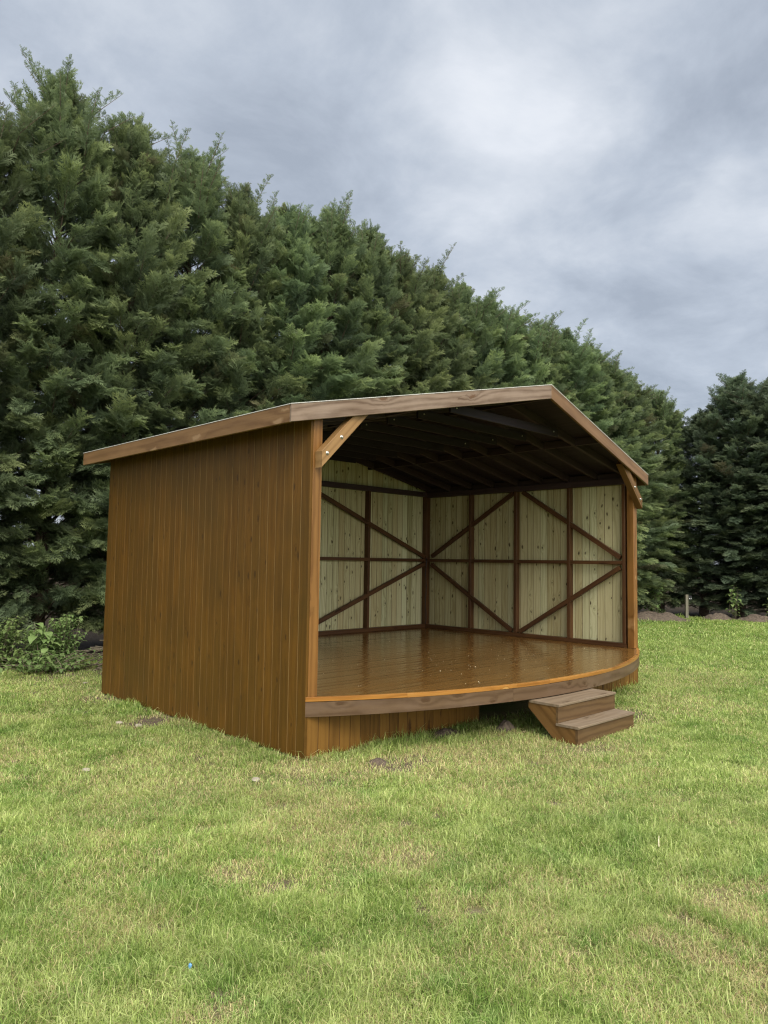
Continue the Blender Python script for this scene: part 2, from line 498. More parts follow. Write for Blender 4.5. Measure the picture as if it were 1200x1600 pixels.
def fbm(x, y, s, seed, o=4):
    r, a = 0, 1.0
    for k in range(o):
        r = r + a * vnoise(x, y, s * 2 ** k, seed + k)
        a *= 0.5
    return r


# hand-placed wear on the lawn: (x, y, radius x, radius y, strength of bare soil, strength of straw)
WEAR = [(-0.28, 2.15, 0.30, 0.22, 0.9, 0.6), (-0.15, 3.55, 0.25, 0.3, 0.6, 0.3), (0.55, -0.6, 0.45, 0.22, 0.55, 0.9), (1.3, -0.95, 0.8, 0.28, 0.15, 0.8),
        (2.0, -1.35, 0.7, 0.35, 0.35, 0.8), (3.6, -0.85, 0.45, 0.3, 0.6, 0.5), (-0.9, 0.7, 0.6, 0.5, 0.2, 0.55), (-0.35, -0.35, 0.5, 0.35, 0.3, 0.6),
        (-0.59, -3.18, 0.091, 0.070, 0.15, 1.00), (-0.59, -3.26, 0.091, 0.070, 0.15, 1.00), (-0.59, -3.35, 0.091, 0.070, 0.15, 1.00), (-0.59, -3.43, 0.091, 0.070, 0.15, 1.00), (-0.59, -3.51, 0.091, 0.070, 0.15, 1.00), (-0.59, -3.58, 0.091, 0.070, 0.15, 1.00), (-0.59, -3.65, 0.091, 0.070, 0.15, 1.00), (-0.32, -3.19, 0.058, 0.045, 0.55, 0.80), (-0.34, -3.26, 0.058, 0.045, 0.55, 0.80), (-0.35, -3.33, 0.058, 0.045, 0.55, 0.80), (-0.36, -3.40, 0.058, 0.045, 0.55, 0.80), (-0.38, -3.47, 0.058, 0.045, 0.55, 0.80), (-0.39, -3.53, 0.058, 0.045, 0.55, 0.80), (-0.40, -3.59, 0.058, 0.045, 0.55, 0.80), (-0.09, -3.22, 0.078, 0.060, 0.15, 1.00), (-0.09, -3.27, 0.078, 0.060, 0.15, 1.00), (-0.08, -3.31, 0.078, 0.060, 0.15, 1.00), (-0.08, -3.36, 0.078, 0.060, 0.15, 1.00), (-0.07, -3.40, 0.078, 0.060, 0.15, 1.00), (-0.07, -3.44, 0.078, 0.060, 0.15, 1.00), (-0.07, -3.48, 0.078, 0.060, 0.15, 1.00), (0.01, -3.19, 0.065, 0.050, 0.35, 0.90), (0.07, -3.22, 0.065, 0.050, 0.35, 0.90), (0.12, -3.25, 0.065, 0.050, 0.35, 0.90), (0.17, -3.27, 0.065, 0.050, 0.35, 0.90), (0.22, -3.30, 0.065, 0.050, 0.35, 0.90), (0.27, -3.33, 0.065, 0.050, 0.35, 0.90), (0.33, -3.35, 0.065, 0.050, 0.35, 0.90), (-0.77, -3.63, 0.078, 0.060, 0.30, 0.80), (-0.78, -3.64, 0.078, 0.060, 0.30, 0.80), (-0.79, -3.66, 0.078, 0.060, 0.30, 0.80), (-0.80, -3.68, 0.078, 0.060, 0.30, 0.80), (-0.81, -3.70, 0.078, 0.060, 0.30, 0.80), (-0.81, -3.71, 0.078, 0.060, 0.30, 0.80), (-0.82, -3.73, 0.078, 0.060, 0.30, 0.80),
        (-1.0, -2.55, 0.06, 0.05, 0.95, 0.2), (-1.5, -1.75, 0.12, 0.08, 0.6, 0.5), (-1.75, -2.35, 0.08, 0.05, 0.8, 0.4),
        (-1.55, -1.45, 0.12, 0.1, 0.35, 0.9), (-0.8, -1.9, 0.2, 0.16, 0.3, 0.8), (-0.2, -1.6, 0.06, 0.04, 0.8, 0.2), (-2.3, -2.4, 0.12, 0.08, 0.45, 0.8),
        (-1.35, -2.75, 0.09, 0.06, 0.7, 0.4), (-0.95, -3.05, 0.05, 0.05, 0.8, 0.2), (-1.2, -0.1, 0.5, 0.35, 0.1, 0.6), (4.8, -0.9, 0.6, 0.3, 0.2, 0.5),
        (0.1, 5.4, 0.9, 0.5, 0.45, 0.3), (1.2, 5.6, 1.5, 0.7, 0.7, 0.2), (-0.2, 4.6, 0.6, 0.4, 0.25, 0.5), (-1.0, -1.3, 0.12, 0.1, 0.2, 0.7),
        (0.9, -1.9, 0.5, 0.3, 0.05, 0.5), (-1.95, -0.9, 0.4, 0.25, 0.05, 0.45), (7.0, 1.0, 0.5, 0.5, 0.1, 0.5), (6.8, -0.3, 0.9, 0.5, 0.15, 0.5)]


def wear(x, y):
    wob = 0.35 * fbm(x, y, 3.1, 90, 3)
    s = np.zeros_like(x)
    d = np.zeros_like(x)
    for (cx, cy, rx, ry, a, b) in WEAR:
        q = np.sqrt(((x - cx) / rx) ** 2 + ((y - cy) / ry) ** 2) + wob
        k = np.clip(1.35 - q, 0, 1)
        k2 = np.clip(1.9 - q, 0, 1)
        s = np.maximum(s, k * a)
        d = np.maximum(d, k2 * b)
    n = fbm(x, y, 1.9, 40, 4)
    s = np.maximum(s, np.clip((fbm(x, y, 5.2, 60, 3) - 0.80) * 2.4, 0, 0.7))
    near = np.clip(1.2 - np.hypot(x - 1.0, y - 0.5) / 7.0, 0.10, 1)
    d = np.maximum(d, np.clip((n + 0.30) * 0.85, 0, 1) * near)
    s = np.maximum(s, np.clip((y - (7.2 - 0.088 * x)) * 3, 0, 1))
    s = np.maximum(s, np.clip((x - (20.3 - 0.25 * y)) * 3, 0, 1))
    return np.clip(s, 0, 1), np.clip(d, 0, 1)


def gz(x, y):
    x, y = np.asarray(x, float), np.asarray(y, float)
    z = 0.018 * fbm(x, y, 0.55, 11, 3) + 0.006 * fbm(x, y, 3.2, 21, 2)
    # level under the building, a little below its boards
    dx = np.maximum(np.maximum(-x, x - 5.63), 0)
    dy = np.maximum(np.maximum(-y, y - 3.88), 0)
    k = np.clip(np.hypot(dx, dy) / 0.5, 0, 1)
    z = z * k - 0.012 * (1 - k)
    return z


# ------------------------------------------------------------------ ground
def build_ground():
    def axis(lo, hi, step, far):
        a = np.arange(lo, hi + 1e-6, step)
        k = [1.0, 3, 8, 20, 60, 150, 400]
        return np.concatenate([[lo - q for q in reversed(k)], a, [hi + q for q in k]])
    xs, ys = axis(-6, 23, 0.1, 0), axis(-7, 10, 0.1, 0)
    X, Y = np.meshgrid(xs, ys, indexing='ij')
    Z = gz(X, Y)
    V = np.stack([X, Y, Z], -1).reshape(-1, 3)
    ny = len(ys)
    i, j = np.meshgrid(np.arange(len(xs) - 1), np.arange(ny - 1), indexing='ij')
    a = (i * ny + j).ravel()
    q = np.stack([a, a + ny, a + ny + 1, a + 1], 1)
    s, d = wear(V[:, 0], V[:, 1])
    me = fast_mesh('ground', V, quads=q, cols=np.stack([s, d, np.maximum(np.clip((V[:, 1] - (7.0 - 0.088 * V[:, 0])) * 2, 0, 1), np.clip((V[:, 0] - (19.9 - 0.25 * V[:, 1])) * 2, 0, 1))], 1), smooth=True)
    m, nt, out = mat('lawn_soil_and_thatch')
    L = nt.links
    p = N(nt, 'ShaderNodeBsdfPrincipled', i_Roughness=0.95)
    p.inputs['Specular IOR Level'].default_value = 0.1
    L.new(p.outputs[0], out.inputs[0])
    tc = N(nt, 'ShaderNodeTexCoord')
    at = N(nt, 'ShaderNodeAttribute', attribute_name='tint')
    sep = N(nt, 'ShaderNodeSeparateColor')
    L.new(at.outputs['Color'], sep.inputs[0])
    n1 = N(nt, 'ShaderNodeTexNoise', i_Scale=55.0, i_Detail=5.0, i_Roughness=0.7)
    n2 = N(nt, 'ShaderNodeTexNoise', i_Scale=210.0, i_Detail=3.0, i_Roughness=0.7)
    n3 = N(nt, 'ShaderNodeTexNoise', i_Scale=1.3, i_Detail=4.0)
    for n in (n1, n2, n3):
        L.new(tc.outputs['Object'], n.inputs['Vector'])
    green = ramp(nt, n2.outputs[0], [(0.3, (0.070, 0.095, 0.026)), (0.5, (0.150, 0.190, 0.055)), (0.72, (0.30, 0.30, 0.12))])
    straw = ramp(nt, n2.outputs[0], [(0.3, (0.13, 0.105, 0.055)), (0.55, (0.28, 0.235, 0.125)), (0.75, (0.42, 0.36, 0.20))])
    soil = ramp(nt, n1.outputs[0], [(0.3, (0.070, 0.050, 0.036)), (0.55, (0.150, 0.115, 0.084)), (0.75, (0.27, 0.22, 0.165))])
    c = mixc(nt, math_n(nt, 'ADD', sep.outputs[1], math_n(nt, 'MULTIPLY', math_n(nt, 'SUBTRACT', n1.outputs[0], 0.5), 0.8), clamp=True), green, straw)
    c = mixc(nt, math_n(nt, 'MULTIPLY', math_n(nt, 'SUBTRACT', math_n(nt, 'ADD', sep.outputs[0], math_n(nt, 'MULTIPLY', n1.outputs[0], 0.5)), 0.42), 3.0, clamp=True), c, soil)
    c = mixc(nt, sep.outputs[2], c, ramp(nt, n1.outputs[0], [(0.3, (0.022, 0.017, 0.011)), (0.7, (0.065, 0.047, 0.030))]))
    L.new(c, p.inputs['Base Color'])
    b = N(nt, 'ShaderNodeBump', i_Strength=0.8, i_Distance=0.02)
    L.new(math_n(nt, 'ADD', n1.outputs[0], math_n(nt, 'MULTIPLY', n2.outputs[0], 0.4)), b.inputs['Height'])
    L.new(b.outputs[0], p.inputs['Normal'])
    me.materials.append(m)
    o = bpy.data.objects.new('ground', me)
    COL.objects.link(o)
    tag(o, kind='structure')


build_ground()

# ------------------------------------------------------------------ the stage
W, D, ZF = 5.628, 3.881, 0.495
EX, EY0, EY1 = 0.244, -0.047, 4.09         # eave overhang, front corner, back edge
ZE, ZA, YA = 2.848, 3.483, -0.4795         # top of eave, top of ridge, prow of the ridge
SL = (ZA - ZE) / (W / 2 + EX)
FH = 0.144
BULGE = 0.77


def roof_z(x):
    return ZA - abs(x - W / 2) * SL


def arc_y(x):
    Rr = ((W / 2) ** 2 + BULGE ** 2) / (2 * BULGE)
    return -(math.sqrt(max(0, Rr * Rr - (x - W / 2) ** 2)) - (Rr - BULGE))


def arc_x(y):
    Rr = ((W / 2) ** 2 + BULGE ** 2) / (2 * BULGE)
    return math.sqrt(max(0, Rr * Rr - (-y + (Rr - BULGE)) ** 2))


stage = empty('garden_stage', (W / 2, D / 2, 0))
tag(stage, 'open fronted brown timber garden stage with low pitched roof and curved glossy deck', 'stage')


def part(mb, name, mats, parent=stage, label=None):
    """Links the part; geometry is written in world metres, so it is shifted to the stage's own base."""
    loc = parent.matrix_world.translation if parent is not stage else Vector(stage.location)
    base = Vector(stage.location)
    me_o = mb.build(name, mats, None)
    me_o.data.transform(Matrix.Translation(-base))
    me_o.parent = parent
    if label:
        me_o['label'] = label
    return me_o


def cladding(name, p0, along, n_out, length, zlo, ztop, mats, bw=0.1165, thick=0.02, label=None):
    """Tongue-and-groove boards standing on end. Slots: 0 outer, 1 inner, 2 tongue."""
    mb = MB()
    p0, al, no = Vector(p0), Vector(along).normalized(), Vector(n_out).normalized()
    n = max(1, round(length / bw))
    w = length / n
    gap = 0.0054
    for k in range(n):
        a, b = k * w + (gap / 2 if k else 0), (k + 1) * w - (gap / 2 if k < n - 1 else 0)
        jit = rnd.uniform(-0.0008, 0.0008)
        zl = zlo + rnd.uniform(-0.004, 0.004)
        c = 0.0022
        sec = [(a, -0.006), (a + c, 0.0), (b - c, 0.0), (b, -0.006), (b, -thick), (a, -thick)]
        V, G = [], []
        ox, oy = rnd.uniform(0, 60), rnd.uniform(0, 30)
        for top in (0, 1):
            for (s, t) in sec:
                z = zl if not top else ztop(p0 + al * s)
                V.append(p0 + al * s + no * (t + jit) + Vector((0, 0, z)))
                G.append((z + ox, s - a + oy, t))
        F = [tuple(range(5, -1, -1)), tuple(range(6, 12))] + [(i, (i + 1) % 6, 6 + (i + 1) % 6, 6 + i) for i in range(6)]
        mi = [0, 0] + [0, 0, 0, 0, 1, 0]
        mb.add(V, F, G, rnd.random(), mi)
        if k < n - 1:                     # the tongue of the next joint, bare where the boards have shrunk
            s0, s1 = b - 0.001, b + gap + 0.001
            t0, t1 = -0.0030, -0.012
            V = []
            for top in (0, 1):
                for (s, t) in ((s0, t0), (s1, t0), (s1, t1), (s0, t1)):
                    z = zlo + 0.01 if not top else ztop(p0 + al * s) - 0.004
                    V.append(p0 + al * s + no * t + Vector((0, 0, z)))
            F = [(3, 2, 1, 0), (4, 5, 6, 7), (0, 1, 5, 4), (1, 2, 6, 5), (2, 3, 7, 6), (3, 0, 4, 7)]
            mb.add(V, F, [(v.z + ox, 0.3, v.y) for v in V], rnd.random(), 2)
    return part(mb, name, mats, label=label)


cl = [M['clad'], M['pine'], M['tongue']]
cladding('side_wall', (0, 0, 0), (0, 1, 0), (-1, 0, 0), D, 0.005, lambda p: 2.868, cl)
cladding('side_wall', (W, D, 0), (0, -1, 0), (1, 0, 0), D, 0.005, lambda p: 2.868, cl)
cladding('back_wall', (W - 0.021, D, 0), (-1, 0, 0), (0, 1, 0), W - 0.042, 0.005, lambda p: roof_z(p.x) - 0.032, cl)
for q0, q1 in ((0.0215, 2.235), (4.10, W - 0.0215)):
    cladding('front_skirting', (q0, -0.002, 0), (1, 0, 0), (0, -1, 0), q1 - q0, 0.004, lambda p: 0.455, [M['skirt'], M['skirt'], M['frame']], bw=0.1165)

# deck of boards running across the stage, each slightly cupped
mb = MB()
bw = 0.1185
ys = []
y = D - 0.022
while y > -BULGE:
    ys.append((y, max(y - bw + 0.002, -BULGE + 0.001)))
    y -= bw
for (yt, yb) in ys:
    rows = 6
    ox, oy = rnd.uniform(0, 60), rnd.uniform(0, 60)
    tilt = rnd.uniform(-0.0009, 0.0009)
    cup = rnd.uniform(-0.0011, 0.0007)
    V, G, F = [], [], []
    nx = 24
    ph = rnd.uniform(0, 6)
    for r_ in range(rows + 1):
        q = r_ / rows
        yy = yt + (yb - yt) * q
        e = (2 * q - 1)
        if yy < 0:
            h = arc_x(yy)
            x0, x1 = W / 2 - h, W / 2 + h
        else:
            x0, x1 = 0.022, W - 0.022
        for k in range(nx + 1):
            xx = x0 + (x1 - x0) * k / nx
            z = ZF + cup * (1 - e * e) + tilt * e - (0.0016 if r_ in (0, rows) else 0) + 0.0005 * math.sin(xx * 2.3 + ph)
            V.append((xx, yy, z))
            G.append((xx + ox, (yt - yy) + oy, 0.0))
    for r_ in range(rows):
        for k in range(nx):
            a = r_ * (nx + 1) + k
            F.append((a, a + nx + 1, a + nx + 2, a + 1))
    mb.add(V, F, G, rnd.random(), 0, True)
# underside sheet closes the boards
und = [(0.022, D - 0.022, ZF - 0.03), (W - 0.022, D - 0.022, ZF - 0.03)] + [(W - 0.03 - i * (W - 0.06) / 30, min(-0.001, arc_y(W - 0.03 - i * (W - 0.06) / 30) + 0.012), ZF - 0.03) for i in range(31)]
mb.add(und, [tuple(range(len(und)))], None, 0.5, 0)
part(mb, 'deck', M['deck'])


def arc_strip(name, z0, z1, out0, out1, m, x0=0.0, x1=W, n=56, cut=(), label=None):
    mb = MB()
    cuts = [x0] + list(cut) + [x1]
    for s in range(len(cuts) - 1):
        a, b = cuts[s] + (0.0008 if s else 0), cuts[s + 1] - (0.0008 if s < len(cuts) - 2 else 0)
        k = max(6, int(n * (b - a) / (x1 - x0)))
        V, G, F = [], [], []
        ox, oy = rnd.uniform(0, 50), rnd.uniform(0, 50)
        c = 0.002
        Rr = ((W / 2) ** 2 + BULGE ** 2) / (2 * BULGE)
        for i in range(k + 1):
            x = a + (b - a) * i / k
            yv = arc_y(x)
            nv = Vector((x - W / 2, yv - (Rr - BULGE), 0)).normalized()
            wv = 0.0015 * math.sin(x * 2.1 + ox)
            for (o_, z) in ((out0, z0), (out1 - c, z0), (out1, z0 + c), (out1, z1 - c), (out1 - c, z1), (out0, z1)):
                V.append(Vector((x, yv, z + wv)) + nv * o_)
                G.append((x + ox, z + oy, o_))
        for i in range(k):
            for j in range(6):
                F.append((i * 6 + j, (i + 1) * 6 + j, (i + 1) * 6 + (j + 1) % 6, i * 6 + (j + 1) % 6))
        F += [(5, 4, 3, 2, 1, 0), tuple(k * 6 + j for j in range(6))]
        mb.add(V, F, G, rnd.random())
    return part(mb, name, m, label=label)


arc_strip('deck_edge', ZF - 0.033, ZF + 0.0015, -0.03, 0.006, M['edge'], cut=(0.78, 1.9, 2.35, 3.6, 4.5), label='bright orange oiled edge of the deck')
arc_strip('rim_board', 0.342, ZF - 0.0345, -0.03, 0.003, M['rim'], cut=(1.86, 3.02))

# framing
IX, IY = W - 0.022, D - 0.022             # inner faces of the cladding
FD = 0.09                                  # depth of the framing
ZPL, ZPT, ZM0, ZM1 = 2.705, 2.785, 1.608, 1.658


def frame_piece(name, a, b, w, t, wd, **kw):
    mb = MB()
    mb.board(a, b, w, t, wd, **kw)
    return part(mb, name, M['rafter' if name in ('top_plate', 'eaves_board') else 'frame'])


for sx in (0, 1):
    def fx(d):                             # d metres in from the cladding's inner face
        return IX - d if sx else 0.022 + d
    # plates and rails
    frame_piece('top_plate', (fx(0.046), 0.105, (ZPL + ZPT) / 2), (fx(0.046), IY - 0.095, (ZPL + ZPT) / 2), ZPT - ZPL, 0.09, (0, 0, 1))
    frame_piece('bottom_plate', (fx(0.049), 0.105, ZF + 0.028), (fx(0.049), IY - 0.098, ZF + 0.028), 0.056, 0.096, (0, 0, 1))
    for y0, y1 in ((0.165, 0.97), (1.02, 1.90), (1.95, 2.79), (2.84, IY - 0.095)):
        frame_piece('mid_rail', (fx(0.062), y0, (ZM0 + ZM1) / 2), (fx(0.062), y1, (ZM0 + ZM1) / 2), ZM1 - ZM0, 0.05, (0, 0, 1))
    for yc in (0.142, 0.995, 1.925, 2.815):
        frame_piece('stud', (fx(0.045), yc, ZF + 0.057), (fx(0.045), yc, ZPL - 0.001), 0.05 if yc > 0.2 else 0.046, FD, (0, 1, 0))
    for (a, b, dep) in (((3.66, 1.70), (1.97, 2.69), 0.058), ((1.80, 2.69), (0.20, 1.70), 0.058), ((3.66, 1.565), (1.99, 0.575), 0.071), ((1.84, 0.575), (0.20, 1.565), 0.071)):
        frame_piece('brace', (fx(dep), a[0], a[1]), (fx(dep), b[0], b[1]), 0.062, 0.046, (0, 0.5, 1))
    frame_piece('eaves_board', (fx(0.03), 0.105, 2.828), (fx(0.03), IY - 0.1, 2.828), 0.078, 0.05, (0, 0, 1))
    # corner post at the back
    frame_piece('corner_post', (fx(0.0475), IY - 0.0475, ZF + 0.002), (fx(0.0475), IY - 0.0475, ZPT + 0.02), 0.094, 0.094, (0, 1, 0))
frame_piece('top_plate', (0.12, IY - 0.046, (ZPL + ZPT) / 2 + 0.015), (W - 0.12, IY - 0.046, (ZPL + ZPT) / 2 + 0.015), ZPT - ZPL, 0.088, (0, 0, 1))
frame_piece('bottom_plate', (0.12, IY - 0.049, ZF + 0.028), (W - 0.12, IY - 0.049, ZF + 0.028), 0.056, 0.096, (0, 0, 1))
sx_ = (1.44, W / 2, 4.188)
for xc in sx_:
    frame_piece('stud', (xc, IY - 0.045, ZF + 0.057), (xc, IY - 0.045, ZPL + 0.014), 0.05, FD, (1, 0, 0))
for x0, x1 in ((0.12, 1.415), (1.465, W / 2 - 0.025), (W / 2 + 0.025, 4.163), (4.213, W - 0.12)):
    frame_piece('mid_rail', (x0, IY - 0.062, (ZM0 + ZM1) / 2), (x1, IY - 0.062, (ZM0 + ZM1) / 2), ZM1 - ZM0, 0.05, (0, 0, 1))
for s in (1, -1):
    for (a, b, dep) in (((W - 0.135, 1.69), (W / 2 + 0.08, 2.71), 0.071), ((W - 0.135, 1.575), (W / 2 + 0.08, 0.575), 0.071)):
        xa, xb = (a[0], b[0]) if s == 1 else (W - a[0], W - b[0])
        frame_piece('brace', (xa, IY - dep, a[1]), (xb, IY - dep, b[1]), 0.062, 0.046, (0.4 * s, 0, 1))
# gable studs above the plate
# front posts and their bolted knee braces
for s in (0, 1):
    xc = 0.0215 + 0.0475 if not s else W - 0.0215 - 0.0475
    mb = MB()
    mb.board((xc, 0.040, ZF + 0.003), (xc, 0.040, 2.83), 0.095, 0.096, (1, 0, 0), ch=0.004)
    part(mb, 'front_post', M['post'])
    sg = 1 if not s else -1
    x0 = 0.055 if not s else W - 0.055
    a, b = Vector((x0 - sg * 0.015, -0.055, 2.43)), Vector((x0 + sg * 0.50, -0.055, 2.945))
    mb = MB()
    mb.board(a, b, 0.098, 0.088, (-0.7 * sg, 0, 0.7), ch=0.004, cut0=0.046)
    kb = part(mb, 'knee_brace', M['knee'] if not s else M['string'])
    for q in (0.105, 0.40):
        c = a.lerp(b, q)
        mb = MB()
        mb.tube([c + Vector((0, -0.043, 0)), c + Vector((0, -0.047, 0))], 0.0165, 14)
        mb.tube([c + Vector((0, -0.047, 0)), c + Vector((0, -0.056, 0)), c + Vector((0, -0.058, 0))], [0.0105, 0.0095, 0.006], 10)
        part(mb, 'bolt', M['steel'], kb)

# roof: two pitched leaves meeting in a prow, felt on top
roof_mb = MB()
for s in (0, 1):
    xe = -EX if not s else W + EX
    pts = [(xe, EY0), (W / 2, YA), (W / 2, EY1), (xe, EY1)]
    for (t0, t1, mi, ex) in ((0.006, 0.030, 0, -0.012), (0.0, 0.0055, 1, 0.004)):
        V = []
        for t in (t1, t0):
            for (px, py) in pts:
                q = px + (0.0 if px == W / 2 else (ex if s else -ex))
                r_ = py + (-ex if py < 1 else ex)
                V.append((q, r_, (ZA - abs(q - W / 2) * SL) - t + (0.006 if mi else 0.003)))
        F = [(0, 1, 2, 3), (7, 6, 5, 4), (0, 4, 5, 1), (1, 5, 6, 2), (2, 6, 7, 3), (3, 7, 4, 0)]
        if not s:
            F = [tuple(reversed(f)) for f in F]
        roof_mb.add(V, F, [(v[1], v[0], 0) for v in V], 0.5, mi)
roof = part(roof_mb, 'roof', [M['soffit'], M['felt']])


def fascia(p0, p1, m, label=None, thick=0.026):
    """A board on edge hanging from the roof's rim, from p0 to p1 (top outer edge); thickness goes inward."""
    mb = MB()
    a, b = Vector(p0), Vector(p1)
    u = (b - a).normalized()
    inn = Vector((W / 2, D / 2, 0)) - Vector((a.x, a.y, 0))
    hor = Vector((u.x, u.y, 0)).normalized()
    nrm = Vector((-hor.y, hor.x, 0))
    if nrm.dot(inn) < 0:
        nrm = -nrm
    V, G = [], []
    ox, oy = rnd.uniform(0, 60), rnd.uniform(0, 60)
    Lh = (b - a).length
    n = 10
    c = 0.003
    for i in range(n + 1):
        p = a.lerp(b, i / n)
        for (t, z) in ((c, 0), (0, -c), (0, -FH + c), (c, -FH), (thick, -FH), (thick, 0)):
            V.append(p + nrm * t + Vector((0, 0, z)))
            G.append((Lh * i / n + ox, z + oy, t))
    F = []
    for i in range(n):
        for j in range(6):
            F.append((i * 6 + j, i * 6 + (j + 1) % 6, (i + 1) * 6 + (j + 1) % 6, (i + 1) * 6 + j))
    F += [(5, 4, 3, 2, 1, 0), tuple(n * 6 + j for j in range(6))]
    mb.add(V, F, G, rnd.random())
    return part(mb, 'fascia', m, roof, label)


fl, fr, fa = (-EX, EY0, ZE), (W + EX, EY0, ZE), (W / 2, YA, ZA)
fascia(fl, fa, M['fascia'], 'pale knotty front fascia board')
fascia(fa, fr, M['fascia_side'])
fascia((-EX, EY0 + 0.026, ZE), (-EX, EY1, ZE), M['fascia_side'])
fascia((W + EX, EY0 + 0.026, ZE), (W + EX, EY1, ZE), M['fascia_side'])
fascia((-EX + 0.026, EY1, ZE + 0.026 * SL), (W / 2 - 0.0005, EY1, ZA), M['fascia_side'])
fascia((W / 2 + 0.0005, EY1, ZA), (W + EX - 0.026, EY1, ZE + 0.026 * SL), M['fascia_side'])

# rafters in pairs, collar ties, ridge board and purlins
RB = 0.0275


def rafter_mb(y, s):
    mb = MB()
    x1 = W / 2 - 0.02 if not s else W / 2 + 0.02
    x0 = -EX + 0.04 if not s else W + EX - 0.04
    mid = RB + 0.047
    mb.board((x0, y, roof_z(x0) - mid), (x1, y, roof_z(x1) - mid), 0.094, 0.045, (0, 0, 1))
    return mb


NR = 9
for k in range(NR):
    y = 0.115 + k * 0.452
    for s in (0, 1):
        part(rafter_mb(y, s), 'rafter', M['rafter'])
    mb = MB()
    zc = 3.165
    hx = (roof_z(W / 2) - RB - 0.094 - zc + 0.05) / SL + 0.12
    hx = 0.98
    mb.board((W / 2 - hx, y - 0.035, zc), (W / 2 + hx, y - 0.035, zc), 0.095, 0.024, (0, 0, 1))
    ct = part(mb, 'collar_tie', M['soffit'])
    if k < 4:
        for sg in (-1, 1):
            mb = MB()
            c = Vector((W / 2 + sg * (hx - 0.09), y - 0.047, zc + 0.008))
            mb.tube([c, c + Vector((0, -0.006, 0))], 0.009, 8)
            part(mb, 'bolt', M['steel'], ct)
mb = MB()
mb.board((W / 2, YA + 0.04, ZA - RB - 0.06), (W / 2, EY1 - 0.03, ZA - RB - 0.06), 0.118, 0.036, (0, 0, 1))
part(mb, 'ridge_board', M['rafter'])
for s in (-1, 1):
    xp = W / 2 + s * 1.42
    yf = EY0 + (YA - EY0) * (1 - 1.42 / (W / 2 + EX)) + 0.035
    cuts = [yf] + [0.115 + k * 0.452 for k in range(NR)] + [EY1 - 0.03]
    mb = MB()
    for a, b in zip(cuts[:-1], cuts[1:]):
        a2, b2 = a + (0.023 if a != yf else 0), b - (0.023 if b < EY1 - 0.05 else 0)
        if b2 - a2 > 0.02:
            mb.board((xp, a2, roof_z(xp) - RB - 0.0475), (xp, b2, roof_z(xp) - RB - 0.0475), 0.09, 0.04, (0, 0, 1))
    part(mb, 'noggin', M['rafter'])

# ------------------------------------------------------------------ steps
SX0, SX1 = 2.10, 3.12
steps = empty('wooden_steps', ((SX0 + SX1) / 2, -1.0, 0))
tag(steps, 'pair of weathered wooden steps set against the curved front of the stage', 'steps')


def spart(mb, name, m, label=None):
    o = mb.build(name, m)
    o.data.transform(Matrix.Translation(-Vector(steps.location)))
    o.parent = steps
    if label:
        o['label'] = label


RZ = 0.166
for k, (y0, y1, z) in enumerate(((-1.222, -0.99, RZ), (-1.022, -0.70, 2 * RZ))):
    mb = MB()
    mb.board((SX0 - 0.008, (y0 + y1) / 2, z - 0.011), (SX1 + 0.008, (y0 + y1) / 2, z - 0.011), y1 - y0, 0.022, (0, 1, 0), ch=0.004)
    spart(mb, 'tread', M['tread'])
    mb = MB()
    zb = 0.002 if k == 0 else RZ + 0.0005
    mb.board((SX0 - 0.002, y0 + 0.022, (zb + z - 0.0225) / 2), (SX1 + 0.002, y0 + 0.022, (zb + z - 0.0225) / 2), z - 0.0225 - zb, 0.024, (0, 0, 1), ch=0.003)
    spart(mb, 'riser', M['step'])
for x in (SX0, SX1 - 0.03):
    mb = MB()
    zt = RZ - 0.0225
    mb.prism([(x, -1.187, 0.0), (x, -0.985, 0.0), (x, -0.69, 0.262), (x, -0.69, 2 * RZ - 0.0225), (x, -0.987, 2 * RZ - 0.0225), (x, -0.987, zt), (x, -1.187, zt)], (0.03, 0, 0),
             gax=((0, 0.75, 0.66), (0, -0.66, 0.75)))
    spart(mb, 'side_panel', M['string'])

# ------------------------------------------------------------------ small things on and round the stage
mb = MB()
base = Vector((W - 0.115, IY - 0.125, ZF + 0.06))
pts = [base + Vector((-0.03 + 0.012 * math.sin(i * 0.9), -0.004 * (i % 2), i * 0.07)) for i in range(17)]
mb.tube(pts, 0.006, 6)
o = mb.build('cable', M['black'], loc=tuple(base))
tag(o, 'thin black cable hanging down the inside back corner of the stage', 'cable')

# pale flecks of dust and chips lying on the deck
V, T = [], []
for i in range(150):
    x, yy = rnd.uniform(0.3, W - 0.3), rnd.uniform(-0.55, 3.3)
    if rnd.random() < 0.55:
        x, yy = rnd.gauss(2.6, 1.0), rnd.gauss(0.7, 0.55)
    if not (0.2 < x < W - 0.2) or not (arc_y(x) + 0.08 < yy < 3.6):
        continue
    s, a = rnd.uniform(0.002, 0.0052) * (1.9 if rnd.random() < 0.07 else 1), rnd.uniform(0, 6.28)
    el = rnd.uniform(0.4, 1.0)
    o_ = len(V)
    for k in range(4):
        q = a + k * math.pi / 2
        V.append((x + math.cos(q) * s * (1 if k % 2 else el), yy + math.sin(q) * s * (1 if k % 2 else el), ZF + 0.0015))
    V.append((x, yy, ZF + 0.002 + s * 0.6))
    T += [(o_, o_ + 1, o_ + 4), (o_ + 1, o_ + 2, o_ + 4), (o_ + 2, o_ + 3, o_ + 4), (o_ + 3, o_, o_ + 4)]
me = fast_mesh('wood_flecks', np.array(V), tris=np.array(T), mats=[M['straw']])
o = bpy.data.objects.new('wood_flecks', me)
COL.objects.link(o)
tag(o, 'pale flecks of wood dust scattered over the glossy deck', 'debris', kind='stuff')


